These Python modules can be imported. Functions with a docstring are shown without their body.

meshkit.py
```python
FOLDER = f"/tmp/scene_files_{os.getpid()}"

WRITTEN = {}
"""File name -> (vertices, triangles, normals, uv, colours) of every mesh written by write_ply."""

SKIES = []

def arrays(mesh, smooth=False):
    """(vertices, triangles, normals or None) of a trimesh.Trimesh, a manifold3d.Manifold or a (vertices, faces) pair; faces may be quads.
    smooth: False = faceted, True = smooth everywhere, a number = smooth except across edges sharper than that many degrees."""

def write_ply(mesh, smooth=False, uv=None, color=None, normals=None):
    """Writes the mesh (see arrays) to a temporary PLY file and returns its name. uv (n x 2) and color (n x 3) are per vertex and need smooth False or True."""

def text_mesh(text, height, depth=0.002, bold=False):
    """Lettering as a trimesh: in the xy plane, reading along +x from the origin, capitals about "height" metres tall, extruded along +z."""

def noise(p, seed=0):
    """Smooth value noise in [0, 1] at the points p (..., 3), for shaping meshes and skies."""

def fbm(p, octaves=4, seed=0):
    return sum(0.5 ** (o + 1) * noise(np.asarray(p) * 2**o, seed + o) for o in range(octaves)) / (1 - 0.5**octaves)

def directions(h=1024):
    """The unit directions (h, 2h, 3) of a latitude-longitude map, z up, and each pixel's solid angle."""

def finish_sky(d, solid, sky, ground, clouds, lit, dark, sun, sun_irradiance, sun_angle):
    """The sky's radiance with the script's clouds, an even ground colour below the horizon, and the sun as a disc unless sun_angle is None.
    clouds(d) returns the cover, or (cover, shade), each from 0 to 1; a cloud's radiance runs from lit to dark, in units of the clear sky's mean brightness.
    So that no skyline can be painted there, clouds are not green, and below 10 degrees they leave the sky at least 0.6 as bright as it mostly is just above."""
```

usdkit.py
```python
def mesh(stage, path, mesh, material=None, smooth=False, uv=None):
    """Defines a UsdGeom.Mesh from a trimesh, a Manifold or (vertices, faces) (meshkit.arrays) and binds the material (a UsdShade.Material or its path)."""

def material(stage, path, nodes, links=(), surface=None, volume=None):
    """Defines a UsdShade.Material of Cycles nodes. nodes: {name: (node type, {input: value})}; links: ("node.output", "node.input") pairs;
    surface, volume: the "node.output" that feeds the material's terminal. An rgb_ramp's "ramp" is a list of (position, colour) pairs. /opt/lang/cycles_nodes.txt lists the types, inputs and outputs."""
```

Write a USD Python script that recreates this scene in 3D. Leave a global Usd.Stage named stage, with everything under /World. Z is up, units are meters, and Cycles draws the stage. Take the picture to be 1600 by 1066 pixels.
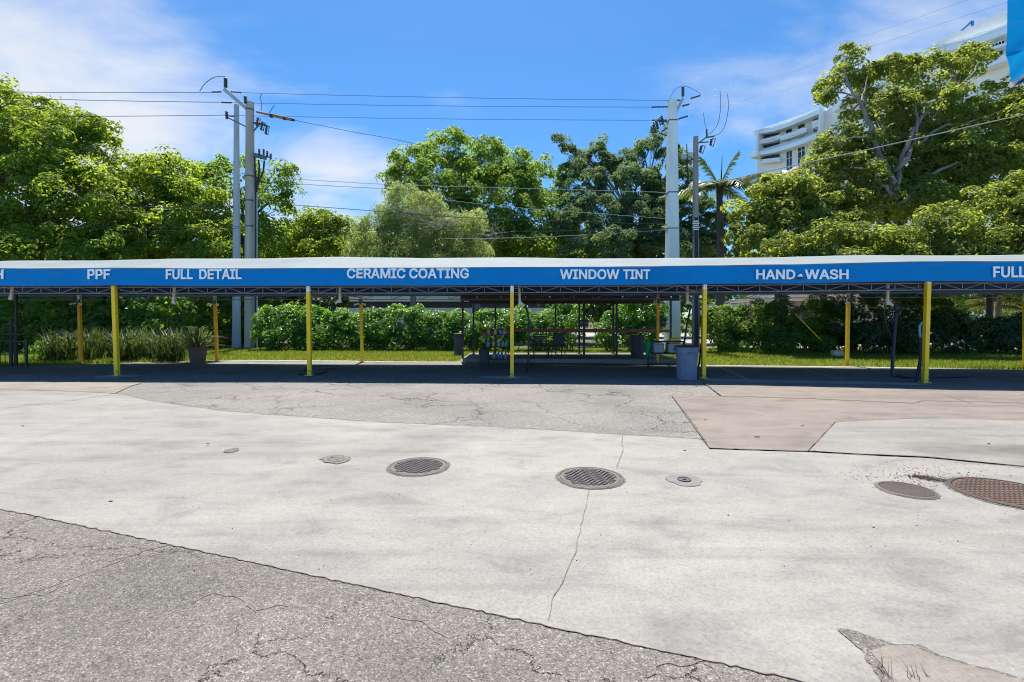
import math
import numpy as np
import trimesh
import usdkit
import meshkit
from shapely import union_all
from shapely.geometry import Polygon, LineString
from pxr import Usd, UsdGeom, UsdLux, UsdShade, Gf, Sdf

stage = Usd.Stage.CreateInMemory()
UsdGeom.SetStageUpAxis(stage, UsdGeom.Tokens.z)
UsdGeom.SetStageMetersPerUnit(stage, 1.0)
UsdGeom.Xform.Define(stage, '/World')
UsdGeom.Scope.Define(stage, '/World/Looks')

# ------------------------------------------------------------------ camera, sky, sun
FOC, CX, HY, EYE = 750.0, 800.0, 500.0, 1.6          # measured on the 1600 px photograph
cam = UsdGeom.Camera.Define(stage, '/World/camera')
cam.AddTranslateOp().Set(Gf.Vec3d(0, 0, EYE))
cam.AddRotateXOp().Set(90.0)
cam.CreateHorizontalApertureAttr(36.0)
cam.CreateVerticalApertureAttr(36.0 * 1066 / 1600)
cam.CreateFocalLengthAttr(36.0 * FOC / 1600)
cam.CreateVerticalApertureOffsetAttr(-33.0 / 1600 * 36.0)
cam.CreateClippingRangeAttr(Gf.Vec2f(0.05, 2000))
cam.CreateExposureAttr(0.95)

SUN_EL, SUN_AZ = math.radians(67.0), math.radians(-7.0)
SUN = np.array([math.sin(SUN_AZ) * math.cos(SUN_EL), math.cos(SUN_AZ) * math.cos(SUN_EL), math.sin(SUN_EL)])


def view_dir(px, py):
    v = np.array([(px - CX) / FOC, 1.0, (HY - py) / FOC])
    return v / np.linalg.norm(v)


def sky_material():
    N = {
        'tc': ('texture_coordinate', {}),
        'sky': ('sky_texture', {'sky_type': 'single_scattering', 'sun_disc': False, 'sun_elevation': SUN_EL, 'sun_rotation': SUN_AZ,
                                'altitude': 300.0, 'air_density': 1.0, 'aerosol_density': 0.55, 'ozone_density': 2.5}),
        'tint': ('mix_color', {'blend_type': 'multiply', 'fac': 1.0, 'b': (0.80, 1.07, 1.28), 'use_clamp': False}),
        'gam': ('hsv', {'hue': 0.5, 'saturation': 1.12, 'value': 1.0, 'fac': 1.0}),
        'sep': ('separate_xyz', {}),
        'zz': ('math', {'math_type': 'add', 'value2': 0.28}),
        'zm': ('math', {'math_type': 'maximum', 'value2': 0.08}),
        'div': ('vector_math', {'math_type': 'divide'}),
        'cz': ('combine_xyz', {}),
        'map': ('mapping', {'mapping_type': 'point', 'location': (3.1, 1.7, 0.0), 'rotation': (0, 0, 0.45), 'scale': (1.0, 1.7, 1.0)}),
        'n1': ('noise_texture', {'scale': 1.9, 'detail': 9.0, 'roughness': 0.58, 'distortion': 0.35}),
        'sum': ('math', {'math_type': 'add'}),
        'ramp': ('map_range', {'range_type': 'smoothstep', 'from_min': 0.58, 'from_max': 1.08, 'to_min': 0.0, 'to_max': 0.93, 'clamp': True}),
        'mix': ('mix_color', {'blend_type': 'mix', 'b': (6.4, 6.6, 6.9), 'use_clamp': False}),
        'bg': ('background_shader', {'strength': 0.071}),
    }
    L = [('tc.generated', 'sep.vector'), ('sep.z', 'zz.value1'), ('zz.value', 'zm.value1'),
         ('zm.value', 'cz.x'), ('zm.value', 'cz.y'), ('zm.value', 'cz.z'),
         ('tc.generated', 'div.vector1'), ('cz.vector', 'div.vector2'), ('div.vector', 'map.vector'), ('map.vector', 'n1.vector'),
         ('n1.fac', 'sum.value1'),
         ('sky.color', 'tint.a'), ('tint.result', 'gam.color'), ('gam.color', 'mix.a'), ('sum.value', 'ramp.value'), ('ramp.result', 'mix.fac'), ('mix.result', 'bg.color')]
    N['thin'] = ('value', {'value': 0.10})
    last = 'thin.value'
    # the cloud banks of the photograph: where in the sky they stand and how far they spread
    banks = [(-10, 175, 0.930, 0.992, 0.44), (230, 225, 0.968, 0.998, 0.30), (560, 350, 0.970, 0.999, 0.42),
             (1160, 90, 0.974, 0.998, 0.15), (1545, 25, 0.970, 0.997, 0.30), (820, 440, 0.90, 0.99, 0.12)]
    for i, (px, py, a, b, w) in enumerate(banks):
        N['dot%d' % i] = ('vector_math', {'math_type': 'dot_product', 'vector2': tuple(view_dir(px, py))})
        N['mr%d' % i] = ('map_range', {'range_type': 'smoothstep', 'from_min': a, 'from_max': b, 'to_min': 0.0, 'to_max': w, 'clamp': True})
        L += [('tc.generated', 'dot%d.vector1' % i), ('dot%d.value' % i, 'mr%d.value' % i)]
        if last is None:
            last = 'mr%d.result' % i
        else:
            N['mx%d' % i] = ('math', {'math_type': 'maximum'})
            L += [(last, 'mx%d.value1' % i), ('mr%d.result' % i, 'mx%d.value2' % i)]
            last = 'mx%d.value' % i
    L.append((last, 'sum.value2'))
    return usdkit.material(stage, '/World/Looks/sky', N, L, surface='bg.background')


dome = UsdLux.DomeLight.Define(stage, '/World/sky')
UsdShade.MaterialBindingAPI.Apply(dome.GetPrim()).Bind(sky_material())
dome.GetPrim().SetCustomDataByKey('kind', 'structure')

sun = UsdLux.DistantLight.Define(stage, '/World/sun')
sun.CreateIntensityAttr(1.22)
sun.CreateAngleAttr(0.53)
sun.CreateNormalizeAttr(True)
sun.CreateColorAttr(Gf.Vec3f(1.0, 0.94, 0.82))
_z = SUN
_x = np.cross([0, 1, 0], _z)
_x /= np.linalg.norm(_x)
_y = np.cross(_z, _x)
sun.AddTransformOp().Set(Gf.Matrix4d(*_x, 0, *_y, 0, *_z, 0, 0, 0, 0, 1))

# ------------------------------------------------------------------ helpers
TAKEN = {}


def numbered(parent, name):
    k = (parent, name)
    TAKEN[k] = TAKEN.get(k, -1) + 1
    return name if TAKEN[k] == 0 else '%s_%03d' % (name, TAKEN[k])


def pathof(parent):
    if parent is None:
        return '/World'
    return str(parent.GetPath())


def obj(name, mesh, material, parent=None, smooth=False, label=None, cat=None, group=None, kind=None):
    pp = pathof(parent)
    if isinstance(mesh, MB):
        mesh = mesh.arr()
    m = usdkit.mesh(stage, pp + '/' + numbered(pp, name), mesh, material, smooth=smooth)
    return tag(m.GetPrim(), label, cat, group, kind)


def tag(p, label=None, cat=None, group=None, kind=None):
    for k, v in (('label', label), ('category', cat), ('group', group), ('kind', kind)):
        if v:
            p.SetCustomDataByKey(k, v)
    return p


def thing(name, label, cat, loc=(0, 0, 0), group=None, rz=0.0):
    x = UsdGeom.Xform.Define(stage, '/World/' + numbered('/World', name))
    x.AddTranslateOp().Set(Gf.Vec3d(*map(float, loc)))
    if rz:
        x.AddRotateZOp().Set(float(rz))
    return tag(x.GetPrim(), label, cat, group)


def copy_of(root, name, loc, label, rz=0.0, group=None):
    was = root.GetCustomData()
    x = thing(name, label, was['category'], loc, group or was.get('group'), rz)
    x.GetReferences().AddInternalReference(root.GetPath())
    x.SetInstanceable(True)
    return x


def G(px, py):
    """the ground point under a pixel of the 1600 px photograph"""
    d = FOC * EYE / (py - HY)
    return np.array([(px - CX) / FOC * d, d, 0.0])


def at(px, py, d):
    return np.array([(px - CX) / FOC * d, d, EYE + (HY - py) / FOC * d])


class MB:
    def __init__(s):
        s.v, s.f, s.n = [], [], 0

    def add(s, v, f):
        v = np.asarray(v, float).reshape(-1, 3)
        f = np.asarray(f, int)
        if f.shape[1] == 4:
            f = np.vstack([f[:, [0, 1, 2]], f[:, [0, 2, 3]]])
        s.v.append(v)
        s.f.append(f + s.n)
        s.n += len(v)
        return s

    def arr(s):
        return np.vstack(s.v), np.vstack(s.f)

    def box(s, c, size, rz=0.0, bev=0.0):
        hx, hy, hz = np.asarray(size) / 2.0
        if bev <= 0:
            v = np.array([[x, y, z] for z in (-hz, hz) for x, y in ((-hx, -hy), (hx, -hy), (hx, hy), (-hx, hy))])
            f = [[3, 2, 1, 0], [4, 5, 6, 7], [0, 1, 5, 4], [1, 2, 6, 5], [2, 3, 7, 6], [3, 0, 4, 7]]
        else:
            b = bev
            pts = []
            for sx in (-1, 1):
                for sy in (-1, 1):
                    for sz in (-1, 1):
                        pts += [[sx * hx, sy * (hy - b), sz * (hz - b)], [sx * (hx - b), sy * hy, sz * (hz - b)], [sx * (hx - b), sy * (hy - b), sz * hz]]
            h = trimesh.convex.convex_hull(np.array(pts))
            v, f = np.array(h.vertices), np.array(h.faces)
        c_, s_ = math.cos(rz), math.sin(rz)
        v = v @ np.array([[c_, s_, 0], [-s_, c_, 0], [0, 0, 1]])
        return s.add(v + np.asarray(c, float), f)

    def bar(s, a, b, w, h=None):
        """rectangular bar from a to b: width w (level), height h"""
        a, b = np.asarray(a, float), np.asarray(b, float)
        h = h or w
        t = (b - a) / np.linalg.norm(b - a)
        up = np.array([0, 0, 1.0]) if abs(t[2]) < 0.95 else np.array([0, 1.0, 0])
        sd = np.cross(t, up)
        sd /= np.linalg.norm(sd)
        u = np.cross(sd, t)
        q = [-sd * w / 2 - u * h / 2, sd * w / 2 - u * h / 2, sd * w / 2 + u * h / 2, -sd * w / 2 + u * h / 2]
        return s.add([a + k for k in q] + [b + k for k in q], [[0, 3, 2, 1], [4, 5, 6, 7], [0, 1, 5, 4], [1, 2, 6, 5], [2, 3, 7, 6], [3, 0, 4, 7]])

    def tube(s, pts, r, n=6, caps=True):
        pts = np.asarray(pts, float)
        k = len(pts)
        r = np.broadcast_to(np.asarray(r, float), (k,))
        t = np.gradient(pts, axis=0)
        t /= np.maximum(np.linalg.norm(t, axis=1, keepdims=True), 1e-9)
        ref = np.array([0, 0, 1.0]) if abs(t[:, 2]).mean() < 0.8 else np.array([1.0, 0.05, 0])
        a = np.cross(t, ref)
        a /= np.maximum(np.linalg.norm(a, axis=1, keepdims=True), 1e-9)
        b = np.cross(t, a)
        ang = np.arange(n) / n * 2 * np.pi
        v = pts[:, None] + r[:, None, None] * (np.cos(ang)[None, :, None] * a[:, None] + np.sin(ang)[None, :, None] * b[:, None])
        v = v.reshape(-1, 3)
        i, j = np.meshgrid(np.arange(k - 1), np.arange(n), indexing='ij')
        i, j = i.ravel(), j.ravel()
        j2 = (j + 1) % n
        f = np.stack([i * n + j, i * n + j2, (i + 1) * n + j2, (i + 1) * n + j], 1)
        f = np.vstack([f[:, [0, 1, 2]], f[:, [0, 2, 3]]])
        if caps:
            v = np.vstack([v, pts[0], pts[-1]])
            c0, c1 = k * n, k * n + 1
            jj = np.arange(n)
            f = np.vstack([f, np.stack([np.full(n, c0), (jj + 1) % n, jj], 1), np.stack([np.full(n, c1), (k - 1) * n + jj, (k - 1) * n + (jj + 1) % n], 1)])
        return s.add(v, f)

    def lathe(s, prof, c=(0, 0, 0), n=20, wob=None):
        prof = np.asarray(prof, float)
        ang = np.arange(n) / n * 2 * np.pi
        k = len(prof)
        rr = prof[:, 0][:, None] * (np.ones((1, n)) if wob is None else wob(ang)[None, :])
        v = np.stack([rr * np.cos(ang), rr * np.sin(ang), np.broadcast_to(prof[:, 1][:, None], rr.shape)], -1).reshape(-1, 3) + np.asarray(c, float)
        i, j = np.meshgrid(np.arange(k - 1), np.arange(n), indexing='ij')
        i, j = i.ravel(), j.ravel()
        j2 = (j + 1) % n
        return s.add(v, np.stack([i * n + j, i * n + j2, (i + 1) * n + j2, (i + 1) * n + j], 1))

    def quad(s, a, b, c, d):
        return s.add([a, b, c, d], [[0, 1, 2, 3]])

    def poly(s, pts, z=0.0):
        """flat polygon lying on the ground at height z"""
        p = Polygon([(q[0], q[1]) for q in pts])
        if not p.is_valid:
            p = p.buffer(0)
        for g in getattr(p, 'geoms', [p]):
            v, f = trimesh.creation.triangulate_polygon(g, engine='earcut')
            v3 = np.column_stack([v, np.full(len(v), z)])
            a = np.cross(v3[f[:, 1]] - v3[f[:, 0]], v3[f[:, 2]] - v3[f[:, 0]])[:, 2]
            f = np.where(a[:, None] < 0, f[:, ::-1], f)
            s.add(v3, f)
        return s

    def ribbon(s, pts, w, z, rng=None):
        """narrow flat strip along a path on the ground"""
        pts = np.asarray(pts, float)[:, :2]
        t = np.gradient(pts, axis=0)
        t /= np.maximum(np.linalg.norm(t, axis=1, keepdims=True), 1e-9)
        nrm = np.stack([-t[:, 1], t[:, 0]], 1)
        ww = np.broadcast_to(np.asarray(w, float), (len(pts),)).copy()
        if rng is not None:
            ww *= rng.uniform(0.45, 1.5, len(pts))
        a = np.column_stack([pts + nrm * ww[:, None] / 2, np.full(len(pts), z)])
        b = np.column_stack([pts - nrm * ww[:, None] / 2, np.full(len(pts), z)])
        k = len(pts)
        i = np.arange(k - 1)
        return s.add(np.vstack([a, b]), np.stack([k + i, k + i + 1, i + 1, i], 1))


def smooth_path(pts, n=8):
    """Catmull-Rom curve through the points"""
    p = np.asarray(pts, float)
    p = np.vstack([2 * p[0] - p[1], p, 2 * p[-1] - p[-2]])
    out = []
    for i in range(1, len(p) - 2):
        for t in np.arange(n) / n:
            out.append(0.5 * (2 * p[i] + (p[i + 1] - p[i - 1]) * t + (2 * p[i - 1] - 5 * p[i] + 4 * p[i + 1] - p[i + 2]) * t * t + (3 * p[i] - p[i - 1] - 3 * p[i + 1] + p[i + 2]) * t ** 3))
    out.append(p[-2])
    return np.array(out)


def jitter_path(pts, step, amp, rng):
    """resample a ground path and roughen it"""
    ln = LineString([(q[0], q[1]) for q in pts])
    k = max(2, int(ln.length / step))
    out = np.array([ln.interpolate(t).coords[0] for t in np.linspace(0, ln.length, k + 1)])
    out[1:-1] += rng.normal(0, amp, out[1:-1].shape)
    return np.column_stack([out, np.zeros(len(out))])


# ------------------------------------------------------------------ materials
def mat(name, nodes, links, surface='p.BSDF', volume=None):
    return usdkit.material(stage, '/World/Looks/' + name, nodes, links, surface=surface, volume=volume)


def plain(name, c1, c2=None, scale=3.0, rough=0.6, bump=0.0, metal=0.0, fine=None, spec=0.5, stretch=(1, 1, 1), lo=0.35, hi=0.65):
    """two tones by noise, a little relief"""
    c2 = c2 or tuple(x * 0.8 for x in c1)
    N = {'g': ('geometry', {}), 'm': ('mapping', {'mapping_type': 'point', 'scale': stretch}),
         'n': ('noise_texture', {'scale': scale, 'detail': 5.0, 'roughness': 0.6}),
         'r': ('rgb_ramp', {'ramp': [(lo, c1), (hi, c2)]}),
         'p': ('principled_bsdf', {'roughness': rough, 'metallic': metal, 'specular_ior_level': spec})}
    L = [('g.position', 'm.vector'), ('m.vector', 'n.vector'), ('n.fac', 'r.fac'), ('r.color', 'p.base_color')]
    if bump:
        N['b'] = ('bump', {'strength': bump, 'distance': 0.02})
        N['n2'] = ('noise_texture', {'scale': fine or scale * 8, 'detail': 4.0})
        L += [('m.vector', 'n2.vector'), ('n2.fac', 'b.height'), ('b.normal', 'p.normal')]
    return mat(name, N, L)


def painted(name, c1, c2, chip):
    N = {'g': ('geometry', {}), 'n': ('noise_texture', {'scale': 4.0, 'detail': 4.0}), 'r': ('rgb_ramp', {'ramp': [(0.4, c1), (0.7, c2)]}),
         'n2': ('noise_texture', {'scale': 17.0, 'detail': 6.0, 'roughness': 0.7}), 'w': ('map_range', {'from_min': 0.62, 'from_max': 0.66, 'to_min': 0.0, 'to_max': 1.0, 'clamp': True}),
         'z': ('separate_xyz', {}), 'zr': ('map_range', {'from_min': 0.0, 'from_max': 0.35, 'to_min': 0.16, 'to_max': 0.0, 'clamp': True}), 'a': ('math', {'math_type': 'add'}),
         'm': ('mix_color', {'b': chip}), 'p': ('principled_bsdf', {'roughness': 0.5})}
    L = [('g.position', 'n.vector'), ('n.fac', 'r.fac'), ('g.position', 'n2.vector'), ('g.position', 'z.vector'), ('z.z', 'zr.value'), ('n2.fac', 'a.value1'), ('zr.result', 'a.value2'), ('a.value', 'w.value'),
         ('r.color', 'm.a'), ('w.result', 'm.fac'), ('m.result', 'p.base_color')]
    return mat(name, N, L)


def leafy(name, ramp, trans, tfac=0.38, rough=0.5, spec=0.35, hue_scale=0.35):
    """leaves: every leaf its own tone, thin enough for the sun to shine through"""
    N = {'g': ('geometry', {}), 'r': ('rgb_ramp', {'ramp': ramp}),
         'n': ('noise_texture', {'scale': hue_scale, 'detail': 2.0}),
         'a': ('math', {'math_type': 'multiply_add', 'value2': 0.62}),
         'b': ('math', {'math_type': 'multiply_add', 'value2': 0.75, 'value3': -0.19}),
         'p': ('principled_bsdf', {'roughness': rough, 'specular_ior_level': spec}),
         'tr': ('rgb_ramp', {'ramp': [(0.0, tuple(0.75 * x for x in trans)), (1.0, trans)]}),
         't': ('translucent_bsdf', {}), 'mx': ('mix_closure', {'fac': tfac})}
    L = [('g.position', 'n.vector'), ('n.fac', 'b.value1'), ('b.value', 'a.value3'), ('g.random_per_island', 'a.value1'), ('a.value', 'r.fac'),
         ('r.color', 'p.base_color'), ('g.random_per_island', 'tr.fac'), ('tr.color', 't.color'), ('p.BSDF', 'mx.closure1'), ('t.BSDF', 'mx.closure2')]
    return mat(name, N, L, surface='mx.closure')


def asphalt(name, dark, mid, light, stone, crack_scale, tone_scale=0.5, crack_w=0.012, far=False):
    N = {'g': ('geometry', {}),
         'v': ('voronoi_texture', {'scale': stone, 'feature': 'f1'}),
         'vs': ('separate_color', {}),
         'sr': ('rgb_ramp', {'ramp': [(0.0, dark), (0.35, mid), (0.75, mid), (1.0, light)]}),
         'n': ('noise_texture', {'scale': tone_scale, 'detail': 6.0, 'roughness': 0.62}),
         'nr': ('rgb_ramp', {'ramp': [(0.3, (0.62, 0.62, 0.62)), (0.5, (0.95, 0.94, 0.93)), (0.72, (1.18, 1.16, 1.13))]}),
         'm1': ('mix_color', {'blend_type': 'multiply', 'fac': 1.0, 'use_clamp': False}),
         'n5': ('noise_texture', {'scale': 26.0, 'detail': 4.0, 'roughness': 0.7}),
         'n5r': ('rgb_ramp', {'ramp': [(0.3, (0.72, 0.72, 0.72)), (0.7, (1.2, 1.2, 1.2))]}),
         'm3': ('mix_color', {'blend_type': 'multiply', 'fac': 1.0, 'use_clamp': False}),
         'dn': ('noise_texture', {'scale': 2.2, 'detail': 6.0, 'roughness': 0.7}),
         'ds': ('vector_math', {'math_type': 'scale', 'scale': 0.55}),
         'da': ('vector_math', {'math_type': 'add'}),
         'c': ('voronoi_texture', {'scale': crack_scale, 'feature': 'distance_to_edge'}),
         'cn': ('noise_texture', {'scale': 0.55, 'detail': 3.0}),
         'cw': ('map_range', {'from_min': 0.42, 'from_max': 0.66, 'to_min': 0.0004, 'to_max': crack_w, 'clamp': True}),
         'cd': ('math', {'math_type': 'divide'}),
         'cc': ('clamp', {'min': 0.0, 'max': 1.0}),
         'cr': ('rgb_ramp', {'ramp': [(0.0, (0.3, 0.29, 0.28)), (0.6, (0.75, 0.74, 0.73)), (1.0, (1, 1, 1))]}),
         'm2': ('mix_color', {'blend_type': 'multiply', 'fac': 1.0, 'use_clamp': False}),
         'b': ('bump', {'strength': 0.7, 'distance': 0.006}),
         'b2': ('bump', {'strength': 0.8, 'distance': 0.02}),
         'p': ('principled_bsdf', {'roughness': 0.86, 'specular_ior_level': 0.3})}
    L = [('g.position', 'v.vector'), ('v.color', 'vs.color'), ('vs.r', 'sr.fac'), ('sr.color', 'm1.a'), ('g.position', 'n.vector'), ('n.fac', 'nr.fac'), ('nr.color', 'm1.b'),
         ('g.position', 'n5.vector'), ('n5.fac', 'n5r.fac'), ('m1.result', 'm3.a'), ('n5r.color', 'm3.b'),
         ('g.position', 'dn.vector'), ('dn.color', 'ds.vector1'), ('ds.vector', 'da.vector1'), ('g.position', 'da.vector2'), ('da.vector', 'c.vector'),
         ('g.position', 'cn.vector'), ('cn.fac', 'cw.value'), ('c.distance', 'cd.value1'), ('cw.result', 'cd.value2'), ('cd.value', 'cc.value'), ('cc.result', 'cr.fac'),
         ('m3.result', 'm2.a'), ('cr.color', 'm2.b'), ('m2.result', 'p.base_color'),
         ('v.distance', 'b.height'), ('cc.result', 'b2.height'), ('b.normal', 'b2.normal'), ('b2.normal', 'p.normal')]
    return mat(name, N, L)


def concrete(name, light, mid, dark, stain=0.35, stretch=(0.55, 1.0, 1.0), oil=None):
    """trowelled concrete: broad grey wear, mottling, sand grains, specks, tyre-polished streaks, and one oil stain if asked"""
    N = {'g': ('geometry', {}), 'mp': ('mapping', {'mapping_type': 'point', 'rotation': (0, 0, 0.22), 'scale': stretch}),
         'n': ('noise_texture', {'scale': stain, 'detail': 10.0, 'roughness': 0.64, 'distortion': 0.8}),
         'r': ('rgb_ramp', {'ramp': [(0.33, tuple(0.5 * (x + y) for x, y in zip(dark, mid))), (0.44, mid), (0.52, tuple(0.5 * (x + y) for x, y in zip(light, mid))), (0.60, light), (0.75, tuple(1.08 * x for x in light))]}),
         'n2': ('noise_texture', {'scale': 2.3, 'detail': 11.0, 'roughness': 0.72, 'distortion': 0.5}),
         'r2': ('rgb_ramp', {'ramp': [(0.34, (0.72, 0.72, 0.725)), (0.46, (0.93, 0.93, 0.93)), (0.54, (1.01, 1.01, 1.005)), (0.68, (1.10, 1.09, 1.07))]}),
         'm': ('mix_color', {'blend_type': 'multiply', 'fac': 1.0, 'use_clamp': False}),
         'n3': ('noise_texture', {'scale': 55.0, 'detail': 5.0, 'roughness': 0.75}),
         'r3': ('rgb_ramp', {'ramp': [(0.30, (0.62, 0.62, 0.62)), (0.44, (0.94, 0.94, 0.94)), (0.56, (1.04, 1.04, 1.04)), (0.70, (1.24, 1.24, 1.23))]}),
         'm2': ('mix_color', {'blend_type': 'multiply', 'fac': 1.0, 'use_clamp': False}),
         'v': ('voronoi_texture', {'scale': 9.0, 'feature': 'f1'}),
         'vr': ('rgb_ramp', {'ramp': [(0.0, (0.45, 0.43, 0.42)), (0.035, (0.62, 0.6, 0.58)), (0.05, (1, 1, 1))]}),
         'vn': ('noise_texture', {'scale': 0.8, 'detail': 2.0}),
         'vm': ('map_range', {'from_min': 0.53, 'from_max': 0.62, 'to_min': 0.0, 'to_max': 1.0, 'clamp': True}),
         'm3': ('mix_color', {'blend_type': 'multiply', 'use_clamp': False}),
         'ms': ('mapping', {'mapping_type': 'point', 'rotation': (0, 0, 0.12), 'scale': (0.16, 2.4, 1.0)}),
         'ns': ('noise_texture', {'scale': 1.0, 'detail': 8.0, 'roughness': 0.6, 'distortion': 0.9}),
         'rs': ('rgb_ramp', {'ramp': [(0.34, (0.82, 0.815, 0.81)), (0.46, (0.99, 0.99, 0.99)), (0.7, (1.05, 1.05, 1.04))]}),
         'm4': ('mix_color', {'blend_type': 'multiply', 'fac': 0.8, 'use_clamp': False}),
         'b': ('bump', {'strength': 0.45, 'distance': 0.004}),
         'p': ('principled_bsdf', {'roughness': 0.82, 'specular_ior_level': 0.3})}
    L = [('g.position', 'mp.vector'), ('mp.vector', 'n.vector'), ('n.fac', 'r.fac'), ('mp.vector', 'n2.vector'), ('n2.fac', 'r2.fac'), ('r.color', 'm.a'), ('r2.color', 'm.b'),
         ('g.position', 'n3.vector'), ('n3.fac', 'r3.fac'), ('m.result', 'm2.a'), ('r3.color', 'm2.b'),
         ('g.position', 'v.vector'), ('v.distance', 'vr.fac'), ('g.position', 'vn.vector'), ('vn.fac', 'vm.value'), ('vm.result', 'm3.fac'), ('m2.result', 'm3.a'), ('vr.color', 'm3.b'),
         ('g.position', 'ms.vector'), ('ms.vector', 'ns.vector'), ('ns.fac', 'rs.fac'), ('m3.result', 'm4.a'), ('rs.color', 'm4.b'),
         ('n3.fac', 'b.height'), ('b.normal', 'p.normal')]
    out = 'm4.result'
    if oil is not None:
        (ox, oy), (sx, sy), amt = oil
        N.update({'om': ('mapping', {'mapping_type': 'point', 'location': (-ox / sx, -oy / sy, 0.0), 'scale': (1 / sx, 1 / sy, 0.0)}),
                  'ol': ('vector_math', {'math_type': 'length'}), 'on': ('noise_texture', {'scale': 1.5, 'detail': 8.0, 'roughness': 0.7}),
                  'oa': ('math', {'math_type': 'multiply_add', 'value2': 1.6}), 'of': ('map_range', {'range_type': 'smoothstep', 'from_min': 1.0, 'from_max': 2.0, 'to_min': amt, 'to_max': 0.0, 'clamp': True}),
                  'o': ('mix_color', {'blend_type': 'multiply', 'b': (0.42, 0.41, 0.40), 'use_clamp': False})})
        L += [('g.position', 'om.vector'), ('om.vector', 'ol.vector1'), ('mp.vector', 'on.vector'), ('on.fac', 'oa.value1'), ('ol.value', 'oa.value3'), ('oa.value', 'of.value'), ('of.result', 'o.fac'), (out, 'o.a')]
        out = 'o.result'
    L.append((out, 'p.base_color'))
    return mat(name, N, L)


def fabric(name, col, trans, tfac, scuff=0.25):
    N = {'g': ('geometry', {}), 'n': ('noise_texture', {'scale': 0.9, 'detail': 5.0, 'roughness': 0.6}),
         'r': ('rgb_ramp', {'ramp': [(0.3, tuple(0.84 * x for x in col)), (0.7, col)]}),
         'ms': ('mapping', {'mapping_type': 'point', 'scale': (0.8, 1.0, 9.0)}), 'ns': ('noise_texture', {'scale': 1.6, 'detail': 7.0, 'roughness': 0.65}),
         'ws': ('map_range', {'from_min': 0.60, 'from_max': 0.78, 'to_min': 0.0, 'to_max': scuff, 'clamp': True}), 'sc': ('mix_color', {'b': (0.34, 0.40, 0.46)}),
         'n2': ('noise_texture', {'scale': 1.6, 'detail': 3.0}), 'b': ('bump', {'strength': 0.4, 'distance': 0.05}),
         'p': ('principled_bsdf', {'roughness': 0.6, 'specular_ior_level': 0.12}), 't': ('translucent_bsdf', {'color': trans}), 'mx': ('mix_closure', {'fac': tfac})}
    L = [('g.position', 'n.vector'), ('n.fac', 'r.fac'), ('r.color', 'sc.a'), ('g.position', 'ms.vector'), ('ms.vector', 'ns.vector'), ('ns.fac', 'ws.value'), ('ws.result', 'sc.fac'), ('sc.result', 'p.base_color'),
         ('g.position', 'n2.vector'), ('n2.fac', 'b.height'), ('b.normal', 'p.normal'), ('p.BSDF', 'mx.closure1'), ('t.BSDF', 'mx.closure2')]
    return mat(name, N, L, surface='mx.closure')


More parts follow.
